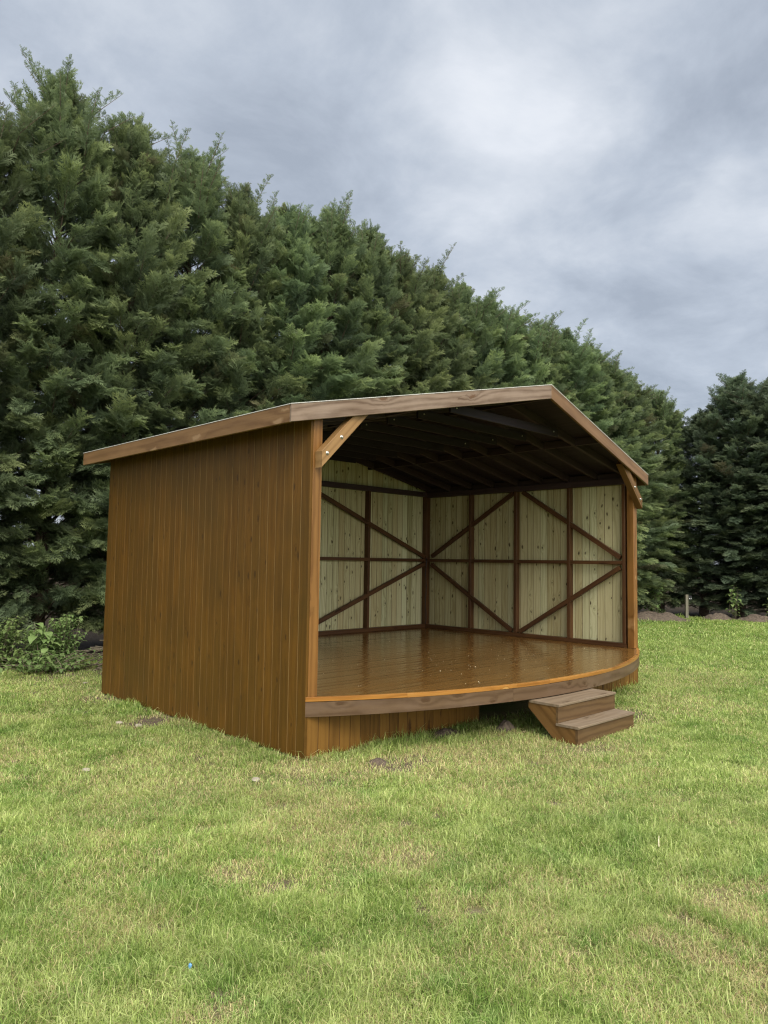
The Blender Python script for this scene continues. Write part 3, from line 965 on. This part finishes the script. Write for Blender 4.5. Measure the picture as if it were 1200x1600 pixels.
def stone(x, y, sx, sy, sz, label, m='stone', name='stone', cat='stone'):
    st = random.Random(int(abs(x * 977 + y * 131)))
    mb = MB()
    V, F = [], []
    n, rows = 9, 4
    for r_ in range(rows + 1):
        th = math.pi / 2 * (1 - r_ / rows) if r_ < rows else 0
        for k in range(n):
            a = 2 * math.pi * k / n
            q = math.sin(math.pi * (r_ + 0.6) / (rows + 1.2))
            w_ = 1 + st.uniform(-0.22, 0.22)
            V.append((math.cos(a) * sx * q * w_, math.sin(a) * sy * q * w_, sz * (-math.cos(math.pi * (r_ + 0.6) / (rows + 1.2)) * 0.9 + 0.3)))
    for r_ in range(rows):
        for k in range(n):
            F.append((r_ * n + k, r_ * n + (k + 1) % n, (r_ + 1) * n + (k + 1) % n, (r_ + 1) * n + k))
    F += [tuple(range(n - 1, -1, -1)), tuple(rows * n + k for k in range(n))]
    mb.add(V, F)
    o = mb.build(name, M[m])
    o.location = (x, y, float(gz(x, y)) + 0.016)
    o.rotation_euler.z = st.uniform(0, 6)
    tag(o, label, cat)


stone(-0.54, 2.19, 0.035, 0.03, 0.018, 'small pale stone at the far edge of the bare patch beside the long wall')
stone(-0.45, 1.97, 0.042, 0.03, 0.02, 'pale stone on the bare patch beside the long wall, larger of two')
stone(-1.41, 0.83, 0.03, 0.026, 0.02, 'whitish stone alone in the grass left of the stage')
stone(-0.62, -0.24, 0.05, 0.028, 0.014, 'flat pinkish stone in dry grass before the near corner of the stage')
stone(0.12, 6.0 - 1.35, 0.035, 0.03, 0.015, 'pale stone at the grass edge by the leafy bush')
stone(-2.18, -2.08, 0.009, 0.007, 0.012, 'tiny blue plastic scrap lying in the near grass', 'blue', 'plastic_scrap', 'litter')
mb = MB()
mb.tube([(0.30, -2.80, 0.045), (0.38, -2.76, 0.052), (0.45, -2.73, 0.046)], [0.003, 0.004, 0.003], 5)
o = mb.build('straw_stalk', M['straw'], loc=(0.38, -2.76, 0.05))
tag(o, 'single pale dry stalk lying across the lawn', 'stalk')


def mound(x, y, rx, ry, h, label, m='soil', seed=1, name='soil_mound', rot=0.0):
    n, rr = 40, 16
    V, Q = [], []
    for i in range(rr + 1):
        q = i / rr
        for k in range(n):
            a = 2 * math.pi * k / n
            X, Y = math.cos(a) * q * rx, math.sin(a) * q * ry
            hh = h * (0.5 + 0.5 * math.cos(math.pi * q)) * (1 + 0.35 * float(fbm(np.array(X / rx), np.array(Y / ry), 1.6, seed, 3))) + (1 - q * q) * h * 0.22 * float(fbm(np.array(X), np.array(Y), 6.0 / max(rx, 0.3), seed + 5, 3))
            V.append((X, Y, hh - 0.02 * q))
    for i in range(rr):
        for k in range(n):
            Q.append((i * n + k, (i + 1) * n + k, (i + 1) * n + (k + 1) % n, i * n + (k + 1) % n))
    me = fast_mesh(name, np.array(V), quads=np.array(Q), mats=[M[m]], smooth=True)
    o = bpy.data.objects.new(name, me)
    o.location = (x, y, float(gz(x, y)) + 0.004)
    o.rotation_euler.z = rot
    COL.objects.link(o)
    tag(o, label, 'soil heap')


mound(0.36, -0.47, 0.16, 0.12, 0.055, 'small dark molehill in dry grass before the skirting of the stage', 'soil_dark', 3)
mound(2.12, -0.42, 0.20, 0.13, 0.075, 'lump of dry soil in the shade beside the steps', 'soil', 4)
mound(1.55, -0.13, 0.34, 0.12, 0.05, 'low dark soil spill against the skirting under the curved deck', 'soil_dark', 9)
mound(17.0, 5.35, 1.5, 0.9, 0.27, 'long bare soil heap right beside the far corner of the stage', 'soil', 5, rot=-0.7)
mound(18.9, 4.15, 0.75, 0.6, 0.19, 'smaller bare soil heap right of the short grey post', 'soil', 6, rot=-0.7)
mound(19.35, 3.15, 0.95, 0.6, 0.18, 'bare soil heap at the right edge below the dark hedge', 'soil', 7, rot=-0.9)

# short grey post with a black box on it, by the far hedge corner
pp = Vector((18.35, 4.85, 0))
post = empty('marker_post', pp)
tag(post, 'short grey wooden post with a black box near its top, before the dark hedge', 'post')
mb = MB()
mb.board((0, 0, -0.05), (0, 0, 0.74), 0.085, 0.085, (0.7, -0.7, 0), ch=0.006)
o = mb.build('shaft', M['oldpost'], post)
mb = MB()
e1, e2 = Vector((0.718, -0.695, 0)), Vector((-0.695, -0.718, 0))
c = e1 * 0.095 + Vector((0, 0, 0.645))
mb.board(c - Vector((0, 0, 0.065)), c + Vector((0, 0, 0.065)), 0.11, 0.09, e1, ch=0.01)
bx = mb.build('socket_box', M['black'], post)
for d in (-0.02, 0.025):
    mb = MB()
    q = c + e2 * 0.0465 + e1 * d + Vector((0, 0, -0.02))
    mb.board(q - Vector((0, 0, 0.012)), q + Vector((0, 0, 0.012)), 0.018, 0.003, e1, ch=0.0005)
    mb.build('label_plate', M['white'], bx)


# ------------------------------------------------------------------ conifers
def leaf_mat(name, c0, c1, c2, transl=0.22):
    m, nt, out = mat(name)
    L = nt.links
    at = N(nt, 'ShaderNodeAttribute', attribute_name='tint')
    sep = N(nt, 'ShaderNodeSeparateColor')
    L.new(at.outputs['Color'], sep.inputs[0])
    oi = N(nt, 'ShaderNodeObjectInfo')
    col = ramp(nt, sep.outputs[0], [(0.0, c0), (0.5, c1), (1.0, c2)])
    col = mixc(nt, sep.outputs[1], col, (0.150, 0.112, 0.066))
    hs = N(nt, 'ShaderNodeHueSaturation')
    L.new(math_n(nt, 'ADD', 0.487, math_n(nt, 'MULTIPLY', oi.outputs['Random'], 0.026)), hs.inputs['Hue'])
    L.new(math_n(nt, 'ADD', 0.85, math_n(nt, 'MULTIPLY', oi.outputs['Random'], 0.25)), hs.inputs['Value'])
    L.new(col, hs.inputs['Color'])
    p = N(nt, 'ShaderNodeBsdfPrincipled', i_Roughness=0.6)
    p.inputs['Specular IOR Level'].default_value = 0.35
    L.new(hs.outputs[0], p.inputs['Base Color'])
    tr = N(nt, 'ShaderNodeBsdfTranslucent')
    L.new(hs.outputs[0], tr.inputs[0])
    mx = N(nt, 'ShaderNodeMixShader', i_0=transl)
    L.new(p.outputs[0], mx.inputs[1])
    L.new(tr.outputs[0], mx.inputs[2])
    L.new(mx.outputs[0], out.inputs[0])
    return m


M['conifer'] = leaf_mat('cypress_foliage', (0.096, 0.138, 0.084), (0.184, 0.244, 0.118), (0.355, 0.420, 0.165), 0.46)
M['conifer_dark'] = leaf_mat('darker_cypress_foliage', (0.072, 0.102, 0.070), (0.132, 0.176, 0.106), (0.245, 0.290, 0.145), 0.44)
M['broad'] = leaf_mat('broad_leaves', (0.120, 0.200, 0.062), (0.205, 0.310, 0.100), (0.33, 0.43, 0.15), 0.45)


def spray_template(seed, n=8):
    """A flat feathery spray along +x, about 1 long: slim twiglets on both sides of a stem, the longer ones forked again."""
    r_ = np.random.default_rng(seed)
    V, Q, T = [], [], []

    def kite(p, d, ln, wd, nz, tip):
        s = np.cross(nz, d)
        s /= np.linalg.norm(s) + 1e-9
        o_ = len(V)
        V.extend([p, p + d * ln * 0.45 + s * wd, p + d * ln + nz * (-0.10 * ln), p + d * ln * 0.45 - s * wd])
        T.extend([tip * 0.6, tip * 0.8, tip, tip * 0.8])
        Q.append((o_, o_ + 1, o_ + 2, o_ + 3))
    up = np.array([0, 0, 1.0])
    for k in range(n):
        t = (k + 0.3) / n
        p = np.array([t * 0.92, 0, 0.16 * t - 0.26 * t * t])
        ln = 0.50 * (1 - t) ** 0.7 * (0.6 + 0.8 * t) + 0.10
        for s in (-1, 1):
            a = math.radians(r_.uniform(30, 54))
            d = np.array([math.cos(a), s * math.sin(a), r_.uniform(-0.15, 0.3)])
            d /= np.linalg.norm(d)
            l2 = ln * r_.uniform(0.75, 1.2)
            p1 = p + np.array([r_.uniform(-.04, .04), 0, 0])
            kite(p1, d, l2, 0.030, up, 0.35 + 0.65 * t)
            if l2 > 0.3:
                for q, s2 in ((0.35, 1), (0.6, -1)):
                    a2 = a * s + s2 * math.radians(r_.uniform(28, 45))
                    d2 = np.array([math.cos(a2), math.sin(a2), r_.uniform(-0.2, 0.2)])
                    kite(p1 + d * l2 * q, d2, l2 * 0.48, 0.022, up, 0.45 + 0.55 * t)
    kite(np.array([0.55, 0, 0.01]), np.array([0.97, 0, -0.2]), 0.5, 0.032, up, 1.0)
    kite(np.array([0.0, 0, 0.0]), np.array([1.0, 0, 0.05]), 0.7, 0.02, up, 0.2)
    return np.array(V), np.array(Q), np.array(T)


TPL = [spray_template(s, n) for s, n in ((1, 8), (2, 7), (3, 8), (4, 7))]


def conifer_mesh(seed, H=9.0, R0=1.45, boughs_per_m=50, dens=1.0):
    r_ = np.random.default_rng(seed)
    P, A, B, S, TN, DB = [], [], [], [], [], []       # spray base, axis, normal, size, tint, dead brown
    twigs = MB()
    nb = int(H * boughs_per_m)
    for b in range(nb):
        z = 0.10 + (H - 0.25) * ((b + r_.uniform(0, 1)) / nb)
        q = z / H
        prof = (1 - q ** 2.7) ** 0.95 * (0.80 + 0.2 * min(1, q * 5))
        lump = 1 + 0.16 * math.sin(z * 2.1 + seed) * math.sin(b * 2.4)
        Rb = max(0.16, R0 * prof * lump * r_.uniform(0.72, 1.12))
        az = b * 2.399963 + r_.uniform(-0.4, 0.4)
        el = math.radians(r_.uniform(14, 46) + 36 * q ** 3)
        ln = Rb / max(0.45, math.cos(el))
        ln = min(ln, Rb * 1.7, max(0.3, (H - z) / max(0.3, math.sin(el))))
        hd = np.array([math.cos(az), math.sin(az), 0])
        n_s = max(8, int((9 + 27 * (ln / R0)) * dens))
        tone = r_.uniform(-0.22, 0.22)
        dead = r_.uniform(0.3, 0.85) if r_.uniform() < 0.05 else 0.0
        droop = r_.uniform(0.10, 0.34) * (1 - 0.7 * q)
        path = lambda t: hd * (ln * math.cos(el) * t) + np.array([0, 0, z + ln * math.sin(el) * t - droop * ln * t ** 3])
        if b % 2 == 0:
            twigs.tube([path(0), path(0.35), path(0.7), path(0.95)], [0.018, 0.013, 0.008, 0.003], 3)
        side = np.array([-hd[1], hd[0], 0])
        for k in range(n_s):
            t = 0.30 + 0.70 * (k / (n_s - 1)) ** 0.75
            t0 = path(t)
            d = path(min(1.02, t + 0.03)) - path(t - 0.03)
            d /= np.linalg.norm(d)
            sg = -1 if k % 2 else 1
            spread = math.radians(r_.uniform(15, 68) * (1.15 - t * 0.7))
            ax = d * math.cos(spread) + side * sg * math.sin(spread) + np.array([0, 0, r_.uniform(-0.30, 0.42)])
            ax /= np.linalg.norm(ax)
            nm = np.array([r_.normal(0, 0.4), r_.normal(0, 0.4), 0.75]) + hd * r_.uniform(0.1, 1.1)
            P.append(t0 + side * sg * 0.02 + r_.normal(0, 0.03, 3))
            A.append(ax)
            B.append(nm)
            S.append(r_.uniform(0.13, 0.25) * (0.75 + 0.45 * ln / R0))
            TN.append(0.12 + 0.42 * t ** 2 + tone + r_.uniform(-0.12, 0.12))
            DB.append(max(dead, 0.6 * max(0, 0.55 - t)) * r_.uniform(0.5, 1.0))
    # leading shoots that feather the top
    for k in range(22):
        a0 = r_.uniform(0, 6.28)
        rr = r_.uniform(0.08, 0.8) if k else 0.0
        zb = H - 0.75 - rr * 0.9
        hh = r_.uniform(0.6, 1.3) * (1.1 if k == 0 else 1)
        bend = np.array([math.cos(a0), math.sin(a0), 0]) * r_.uniform(0.15, 0.85)
        p0 = np.array([math.cos(a0) * rr, math.sin(a0) * rr, zb])
        drp = r_.uniform(0.0, 0.32) * hh
        pth = lambda t: p0 + np.array([0, 0, hh * t - drp * t ** 3]) + bend * t ** 1.8
        twigs.tube([pth(0), pth(0.5), pth(1)], [0.012, 0.008, 0.003], 3)
        for j in range(44):
            t = (j + 0.4) / 44
            a = j * 2.4 + a0
            ax = np.array([math.cos(a) * 0.8, math.sin(a) * 0.8, r_.uniform(0.45, 1.1)])
            P.append(pth(t))
            A.append(ax / np.linalg.norm(ax))
            B.append(np.array([r_.normal(0, 0.6), r_.normal(0, 0.6), 1]))
            S.append((0.10 + 0.20 * (1 - t)) * r_.uniform(0.75, 1.2))
            TN.append(0.42 + r_.uniform(-0.12, 0.15))
            DB.append(0.0)
    P, A, B, S, TN, DB = map(np.array, (P, A, B, S, TN, DB))
    side = np.cross(B, A)
    side /= np.linalg.norm(side, axis=1, keepdims=True)
    nrm = np.cross(A, side)
    pick = r_.integers(0, len(TPL), len(P))
    VV, QQ, CC, GG, off = [], [], [], [], 0
    for t_i, (tv, tq, tt) in enumerate(TPL):
        m_ = pick == t_i
        p, a, s, n_, sz, tn = P[m_], A[m_], side[m_], nrm[m_], S[m_], TN[m_]
        v = p[:, None, :] + sz[:, None, None] * (tv[None, :, 0:1] * a[:, None, :] + tv[None, :, 1:2] * s[:, None, :] + tv[None, :, 2:3] * n_[:, None, :])
        k = len(tv)
        VV.append(v.reshape(-1, 3))
        QQ.append((tq[None] + (np.arange(len(p)) * k)[:, None, None] + off).reshape(-1, 4))
        off += len(p) * k
        GG.append(np.repeat(DB[m_], k))
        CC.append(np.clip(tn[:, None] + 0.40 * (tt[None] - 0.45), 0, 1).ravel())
    V = np.concatenate(VV)
    c = np.concatenate(CC)
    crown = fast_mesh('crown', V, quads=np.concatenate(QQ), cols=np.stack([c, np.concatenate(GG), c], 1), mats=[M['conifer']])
    tr = MB()
    pts, rad = [], []
    for i in range(9):
        t = i / 8
        pts.append((0.05 * math.sin(i * 1.3 + seed), 0.05 * math.cos(i * 1.7 + seed), -0.1 + (H - 0.3) * t))
        rad.append(0.13 * (1 - t) ** 0.8 + 0.012)
    tr.tube(pts, rad, 9)
    tr.v += [tuple(v) for v in []]
    o = len(tr.v)
    tr.v += twigs.v
    tr.g += twigs.g
    tr.r += twigs.r
    tr.f += [tuple(i + o for i in f) for f in twigs.f]
    tr.mi += twigs.mi
    tr.sm += twigs.sm
    return crown, tr


VARIANTS = []
for s in range(4):
    crown, tr = conifer_mesh(100 + s)
    to = tr.build('trunk', M['bark'])
    trunk = to.data
    bpy.data.objects.remove(to)
    VARIANTS.append((crown, trunk))


def conifer(x, y, h, var, rot, width, label, group, leaf=None):
    crown, trunk = VARIANTS[var % len(VARIANTS)]
    root = empty('cypress_tree', (x, y, float(gz(x, y))))
    root.rotation_euler.z = rot
    root.scale = (width, width, h / 9.45)
    tag(root, label, 'tree', group)
    for nm, me in (('trunk', trunk), ('crown', crown)):
        o = bpy.data.objects.new(nm, me)
        o.parent = root
        COL.objects.link(o)
        if nm == 'crown' and leaf:
            o.material_slots[0].link = 'OBJECT'
            o.material_slots[0].material = leaf


GL, GR = 'tall cypresses in the long hedge behind the stage', 'dark cypresses in the shorter hedge on the right'
HEDGE = [  # x, y, height, label
    (-1.75, 8.15, 8.82, 'cypress filling the left edge of the picture, cut off by it'),
    (-0.55, 8.25, 9.55, 'tallest cypress with two feathery tops, just inside the left edge'),
    (0.70, 8.05, 10.32, 'tall cypress with a broad feathery dome, second from the left edge'),
    (1.95, 7.95, 10.01, 'cypress with one thin leader poking above, over the left end of the eave'),
    (3.15, 7.95, 9.89, 'cypress with leaning top shoots, above the left eave of the stage'),
    (4.25, 7.85, 9.56, 'cypress with a curled tip standing alone, above the middle of the left eave'),
    (5.35, 7.75, 9.50, 'dense cypress with a low rounded top, above the left corner of the roof'),
    (6.45, 7.65, 9.77, 'cypress right of the roof corner, with a pale bushy face'),
    (7.50, 7.55, 9.75, 'cypress with paired feathery spires, above the left part of the front fascia'),
    (8.50, 7.45, 9.31, 'slender spired cypress, above the knotty front fascia'),
    (9.50, 7.35, 9.26, 'pointed cypress standing out above the middle of the front fascia'),
    (10.50, 7.20, 9.10, 'cypress with bowed top shoots, left of the roof peak'),
    (11.50, 7.10, 8.88, 'cypress whose top stands straight above the roof peak, with arching sprigs'),
    (12.50, 7.00, 8.74, 'bright green cypress just right of the roof peak'),
    (13.50, 6.85, 8.73, 'cypress behind the right slope of the roof, with a soft rounded top'),
    (14.55, 6.70, 8.69, 'cypress with ragged side shoots, above the right half of the roof slope'),
    (15.60, 6.55, 8.47, 'cypress above the right end of the roof, fading to grey green'),
    (16.70, 6.45, 8.10, 'third cypress from the right end of the long hedge'),
    (17.85, 6.60, 8.0, 'second cypress from the right end of the long hedge'),
    (19.80, 6.35, 7.75, 'last cypress of the long hedge, leaning right over the dip'),
]
for i, (x, y, h, lab) in enumerate(HEDGE):
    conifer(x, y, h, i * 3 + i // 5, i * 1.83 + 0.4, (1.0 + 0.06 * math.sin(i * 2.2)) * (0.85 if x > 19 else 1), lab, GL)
HEDGE2 = [
    (20.60, 5.20, 7.0, 'lower dark cypress at the hedge corner, behind the short grey post'),
    (20.95, 4.20, 8.11, 'tallest dark cypress of the right hedge, with a pointed feathery top'),
    (21.20, 3.20, 7.88, 'dark cypress at the right edge, next to the pointed one'),
    (21.50, 2.20, 7.95, 'dark cypress cut by the right edge of the picture'),
]
for i, (x, y, h, lab) in enumerate(HEDGE2):
    conifer(x, y, h, i + 1, i * 2.3 + 1.1, 1.12, lab, GR, M['conifer_dark'])


# ------------------------------------------------------------------ broad-leaved plants at the hedge foot
def leafy(name, loc, seed, stems, h, leaf, spread, nleaf, label, cat='plant', lean=0.25, tint0=0.35):
    r_ = np.random.default_rng(seed)
    root = empty(name, loc)
    tag(root, label, cat)
    st = MB()
    V, Q, cc = [], [], []
    for s in range(stems):
        a = r_.uniform(0, 6.28)
        b = np.array([math.cos(a), math.sin(a), 0]) * r_.uniform(0, spread * 0.5)
        a2 = r_.uniform(0, 6.28)
        out_ = np.array([math.cos(a2), math.sin(a2), 0]) * r_.uniform(0.1, 1) * spread
        hh = h * r_.uniform(0.3, 1.0)
        pth = lambda t: b + out_ * t ** 1.5 + np.array([0, 0, hh * (t - lean * t ** 3)])
        st.tube([pth(0), pth(0.33), pth(0.66), pth(1)], [0.007, 0.006, 0.004, 0.002], 5)
        tone = tint0 + r_.uniform(-0.15, 0.2)
        for k in range(nleaf):
            t = 0.18 + 0.82 * (k + r_.uniform(0, 0.6)) / nleaf
            p = pth(min(1, t))
            az = k * 2.4 + r_.uniform(-0.5, 0.5)
            d = np.array([math.cos(az), math.sin(az), r_.uniform(-0.35, 0.25)])
            d /= np.linalg.norm(d)
            sd = np.cross(np.array([0, 0, 1.0]), d)
            sd /= np.linalg.norm(sd)
            up = np.cross(d, sd)
            ln = leaf * r_.uniform(0.55, 1.15)
            wd = ln * 0.36
            p = p + d * 0.02
            pr = [(0, 0, 0), (0.22, 0.75, 0.10), (0.5, 1.0, 0.14), (0.8, 0.55, 0.06), (1.0, 0, -0.12)]
            o_ = len(V)
            for (u, w_, z_) in pr:
                for q in (-1, 0, 1):
                    V.append(p + d * ln * u + sd * wd * w_ * q + up * ln * ((z_ if q else z_ - 0.06) - 0.25 * u * u))
                    cc.append(np.clip(tone + 0.25 * t + r_.uniform(-0.02, 0.02), 0, 1))
            for i in range(4):
                for j in range(2):
                    q0 = o_ + i * 3 + j
                    Q.append((q0, q0 + 1, q0 + 4, q0 + 3))
    so = st.build('stem', M['twig'], root)
    c = np.array(cc)
    me = fast_mesh('leaves', np.array(V), quads=np.array(Q), cols=np.stack([c, 0 * c, c], 1), mats=[M['broad']], smooth=True)
    o = bpy.data.objects.new('leaves', me)
    o.parent = root
    COL.objects.link(o)


leafy('bramble_bush', (-0.28, 6.55, 0), 5, 44, 1.0, 0.070, 0.50, 30, 'small leaved bramble bush at the hedge foot, at the left edge', 'bush')
leafy('broadleaf_sapling', (0.14, 6.30, 0), 6, 8, 0.88, 0.16, 0.20, 11, 'young plant with large oval leaves among the brambles', 'plant', tint0=0.45)
leafy('bramble_bush', (0.52, 6.45, 0), 7, 40, 1.0, 0.068, 0.42, 30, 'bramble bush at the hedge foot, right of the large leaved plant', 'bush')
leafy('weed_clump', (0.15, 6.00, 0), 8, 70, 0.40, 0.080, 0.8, 11, 'low green weeds in front of the brambles', 'plant', tint0=0.3)
leafy('hedge_sapling', (18.0, 5.75, 0), 9, 9, 1.55, 0.16, 0.55, 14, 'yellow green sapling in the hedge corner, left of the short post', 'plant', tint0=0.6)
leafy('hedge_sapling', (19.05, 3.75, 0), 10, 5, 1.6, 0.15, 0.5, 12, 'leafy sapling standing out against the dark hedge, right of the post', 'plant', tint0=0.45)
leafy('hedge_sapling', (19.55, 2.7, 0), 12, 5, 1.2, 0.15, 0.4, 10, 'small leafy sapling at the right edge behind the soil heap', 'plant', tint0=0.4)

# cut branches heaped between hedge and stage
mb = MB()
for i in range(110):
    a = rnd.uniform(-0.5, 0.9)
    c = Vector((rnd.gauss(1.25, 0.28), rnd.gauss(5.75, 0.28), rnd.uniform(0.02, 0.34)))
    d = Vector((math.cos(a), math.sin(a) * 0.7, rnd.uniform(-0.15, 0.25)))
    ln = rnd.uniform(0.3, 0.75)
    mb.tube([c - d * ln / 2, c + Vector((0, 0, rnd.uniform(-0.03, 0.05))), c + d * ln / 2], [0.008, 0.006, 0.003], 4)
o = mb.build('brush_heap', M['twig'], loc=(1.25, 5.75, 0))
tag(o, 'heap of dry cut branches behind the left end of the stage', 'branches')


# ------------------------------------------------------------------ grass
def build_grass():
    m, nt, out = mat('grass_blades')
    L = nt.links
    at = N(nt, 'ShaderNodeAttribute', attribute_name='tint')
    p = N(nt, 'ShaderNodeBsdfPrincipled', i_Roughness=0.5)
    p.inputs['Specular IOR Level'].default_value = 0.35
    L.new(at.outputs['Color'], p.inputs['Base Color'])
    tr = N(nt, 'ShaderNodeBsdfTranslucent')
    L.new(at.outputs['Color'], tr.inputs[0])
    mx = N(nt, 'ShaderNodeMixShader', i_0=0.40)
    L.new(p.outputs[0], mx.inputs[1])
    L.new(tr.outputs[0], mx.inputs[2])
    L.new(mx.outputs[0], out.inputs[0])
    f2 = np.array([math.sin(YAW), math.cos(YAW)])
    r2 = np.array([math.cos(YAW), -math.sin(YAW)])
    c2 = np.array([CAM.x, CAM.y])
    allP, allW, allH = [], [], []
    for (d0, d1, den, wd, hs) in ((0.7, 2.0, 12000, 0.0036, 0.92), (2.0, 3.6, 33000, 0.0026, 0.92), (3.6, 5.2, 21000, 0.0033, 0.92), (5.2, 7.5, 11500, 0.0045, 0.92), (7.5, 11, 5400, 0.0066, 0.95),
                                  (11, 16, 2200, 0.0105, 1.1), (16, 27, 1000, 0.016, 1.2)):
        wmax = d1 * 0.66 + 2.6
        n = int((d1 - d0) * 2 * wmax * den)
        dd = rng.uniform(d0, d1, n)
        ll = rng.uniform(-wmax, wmax, n)
        keep = (np.abs(ll) < dd * 0.62 + 0.3) | (rng.uniform(0, 1, n) < 0.45)
        P = c2 + dd[keep, None] * f2 + ll[keep, None] * r2
        allP.append(P)
        allW.append(np.full(len(P), wd))
        allH.append(np.full(len(P), hs))
    P = np.concatenate(allP)
    wd = np.concatenate(allW)
    hs = np.concatenate(allH)
    x, y = P[:, 0], P[:, 1]
    inside = (x > -0.022) & (x < W + 0.004) & (y > -0.012) & (y < D + 0.01)
    inst = (x > SX0 - 0.01) & (x < SX1 + 0.01) & (y > -1.20) & (y < -0.95)
    hedge_y = 7.35 - 0.088 * x
    beyond = (y > hedge_y - 0.15 + 0.25 * vnoise(x, y, 1.5, 5)) | (x > 20.4 - 0.25 * y + 0.0)
    s, d = wear(x, y)
    n = len(x)
    u = rng.uniform(0, 1, n)
    keep = ~inside & ~inst & ~beyond & (u > s * 1.05) & (rng.uniform(0, 1, n) > d * 0.30)
    under = (y < 0) & (y > -0.55) & (x > 0.8) & (x < W - 0.5)
    keep &= ~(under & (y > -0.30) & (rng.uniform(0, 1, n) < 0.6))
    x, y, wd, hs, s, d, hedge_y = (a[keep] for a in (x, y, wd, hs, s, d, hedge_y))
    n = len(x)
    # length: mown lawn, tufts, longer by the walls, the skirting and the hedge
    tuft = fbm(x, y, 2.6, 70, 4)
    ln = 0.032 + 0.030 * rng.uniform(0, 1, n) + 0.014 * np.clip(tuft, 0, 1)
    edge = np.exp(-np.clip(-y, 0, 9) / 0.22) * ((x > 0) & (x < W) & (y < 0)) + np.exp(-np.clip(-x, 0, 9) / 0.10) * ((y > 0) & (y < D) & (x < 0))
    ln *= 1 + 1.0 * edge * (1 - d * 0.4)
    ln *= 1 + 1.6 * np.exp(-np.clip(hedge_y - y, 0, 20) / 0.45)
    ln *= hs * (1 - 0.35 * s)
    long_ = rng.uniform(0, 1, n) < 0.06
    ln = np.where(long_, ln * 1.8, ln)
    ln *= 1 + 0.45 * np.clip(fbm(x, y, 5.0, 81, 2), -0.6, 1)
    az = rng.uniform(0, 2 * np.pi, n)
    lean = np.where(rng.uniform(0, 1, n) < 0.5, rng.normal(1.35, 0.25, n), np.abs(rng.normal(0.85, 0.4, n)))
    lean = np.where(long_, np.clip(lean + 0.35, 0, 1.6), lean)
    lean = np.clip(lean, 0.08, 1.62)
    dead = rng.uniform(0, 1, n) < np.clip(0.04 + 0.55 * d, 0, 0.85)
    lean = np.where(dead, np.clip(lean + 0.5, 0, 1.65), lean)
    z = gz(x, y)
    hx, hy = np.cos(az), np.sin(az)
    sx, sy = -hy, hx
    hz1, ho1 = np.cos(lean * 0.55) * ln * 0.55, np.sin(lean * 0.55) * ln * 0.55
    hz2, ho2 = hz1 + np.cos(lean * 1.25) * ln * 0.5, ho1 + np.sin(lean * 1.25) * ln * 0.5
    hz2 = np.maximum(hz2, 0.004)
    wv = wd * rng.uniform(0.7, 1.25, n) * 0.5
    curl = rng.normal(0, 0.55, n)
    V = np.empty((n, 5, 3))
    V[:, 0] = np.stack([x - sx * wv, y - sy * wv, z - 0.003], 1)
    V[:, 1] = np.stack([x + sx * wv, y + sy * wv, z - 0.003], 1)
    V[:, 2] = np.stack([x + hx * ho1 + sx * wv * 0.85, y + hy * ho1 + sy * wv * 0.85, z + hz1], 1)
    V[:, 3] = np.stack([x + hx * ho1 - sx * wv * 0.85, y + hy * ho1 - sy * wv * 0.85, z + hz1], 1)
    V[:, 4] = np.stack([x + hx * ho2 + sx * curl * (ho2 - ho1), y + hy * ho2 + sy * curl * (ho2 - ho1), z + hz2], 1)
    g1, g2, g3 = np.array([0.166, 0.258, 0.048]), np.array([0.325, 0.410, 0.105]), np.array([0.505, 0.560, 0.215])
    st1, st2 = np.array([0.40, 0.33, 0.15]), np.array([0.66, 0.57, 0.31])
    t = np.clip(rng.uniform(-0.05, 0.9, n) + 0.16 * fbm(x, y, 0.8, 55, 3) + 0.26 * fbm(x, y, 6.5, 77, 3) + 0.20 * (d - 0.35), 0, 1)[:, None]
    far = np.clip((np.hypot(x - CAM.x, y - CAM.y) - 7) / 9, 0, 1)[:, None] * np.clip((x - 4) / 3, 0, 1)[:, None]
    t = t * (1 - 0.30 * far)
    col = np.where(t < 0.5, g1 + (g2 - g1) * t * 2, g2 + (g3 - g2) * (t * 2 - 1))
    cool = np.clip(fbm(x, y, 4.6, 63, 3) - 0.15, 0, 0.8)[:, None]      # tufts of a bluer, darker grass
    col = col * (1 - cool * np.array([0.36, 0.20, 0.34]))
    col = np.where(long_[:, None], col * 0.5 + 0.5 * np.array([0.56, 0.60, 0.26]), col)
    u2 = rng.uniform(0, 1, n)[:, None]
    col = np.where(dead[:, None], st1 + (st2 - st1) * u2, col)
    col *= rng.uniform(0.62, 1.32, n)[:, None] * (1.13 + 0.10 * fbm(x, y, 1.4, 33, 4))[:, None]
    cols = np.repeat(col[:, None, :], 5, 1)
    base = (np.arange(n) * 5)[:, None]
    me = fast_mesh('grass', V.reshape(-1, 3), quads=base + np.array([[0, 1, 2, 3]]), tris=base + np.array([[3, 2, 4]]), cols=cols.reshape(-1, 3), mats=[m])
    o = bpy.data.objects.new('grass', me)
    COL.objects.link(o)
    tag(o, 'short mown grass with dry straw coloured patches', 'grass', kind='stuff')
    print('blades', n)


build_grass()
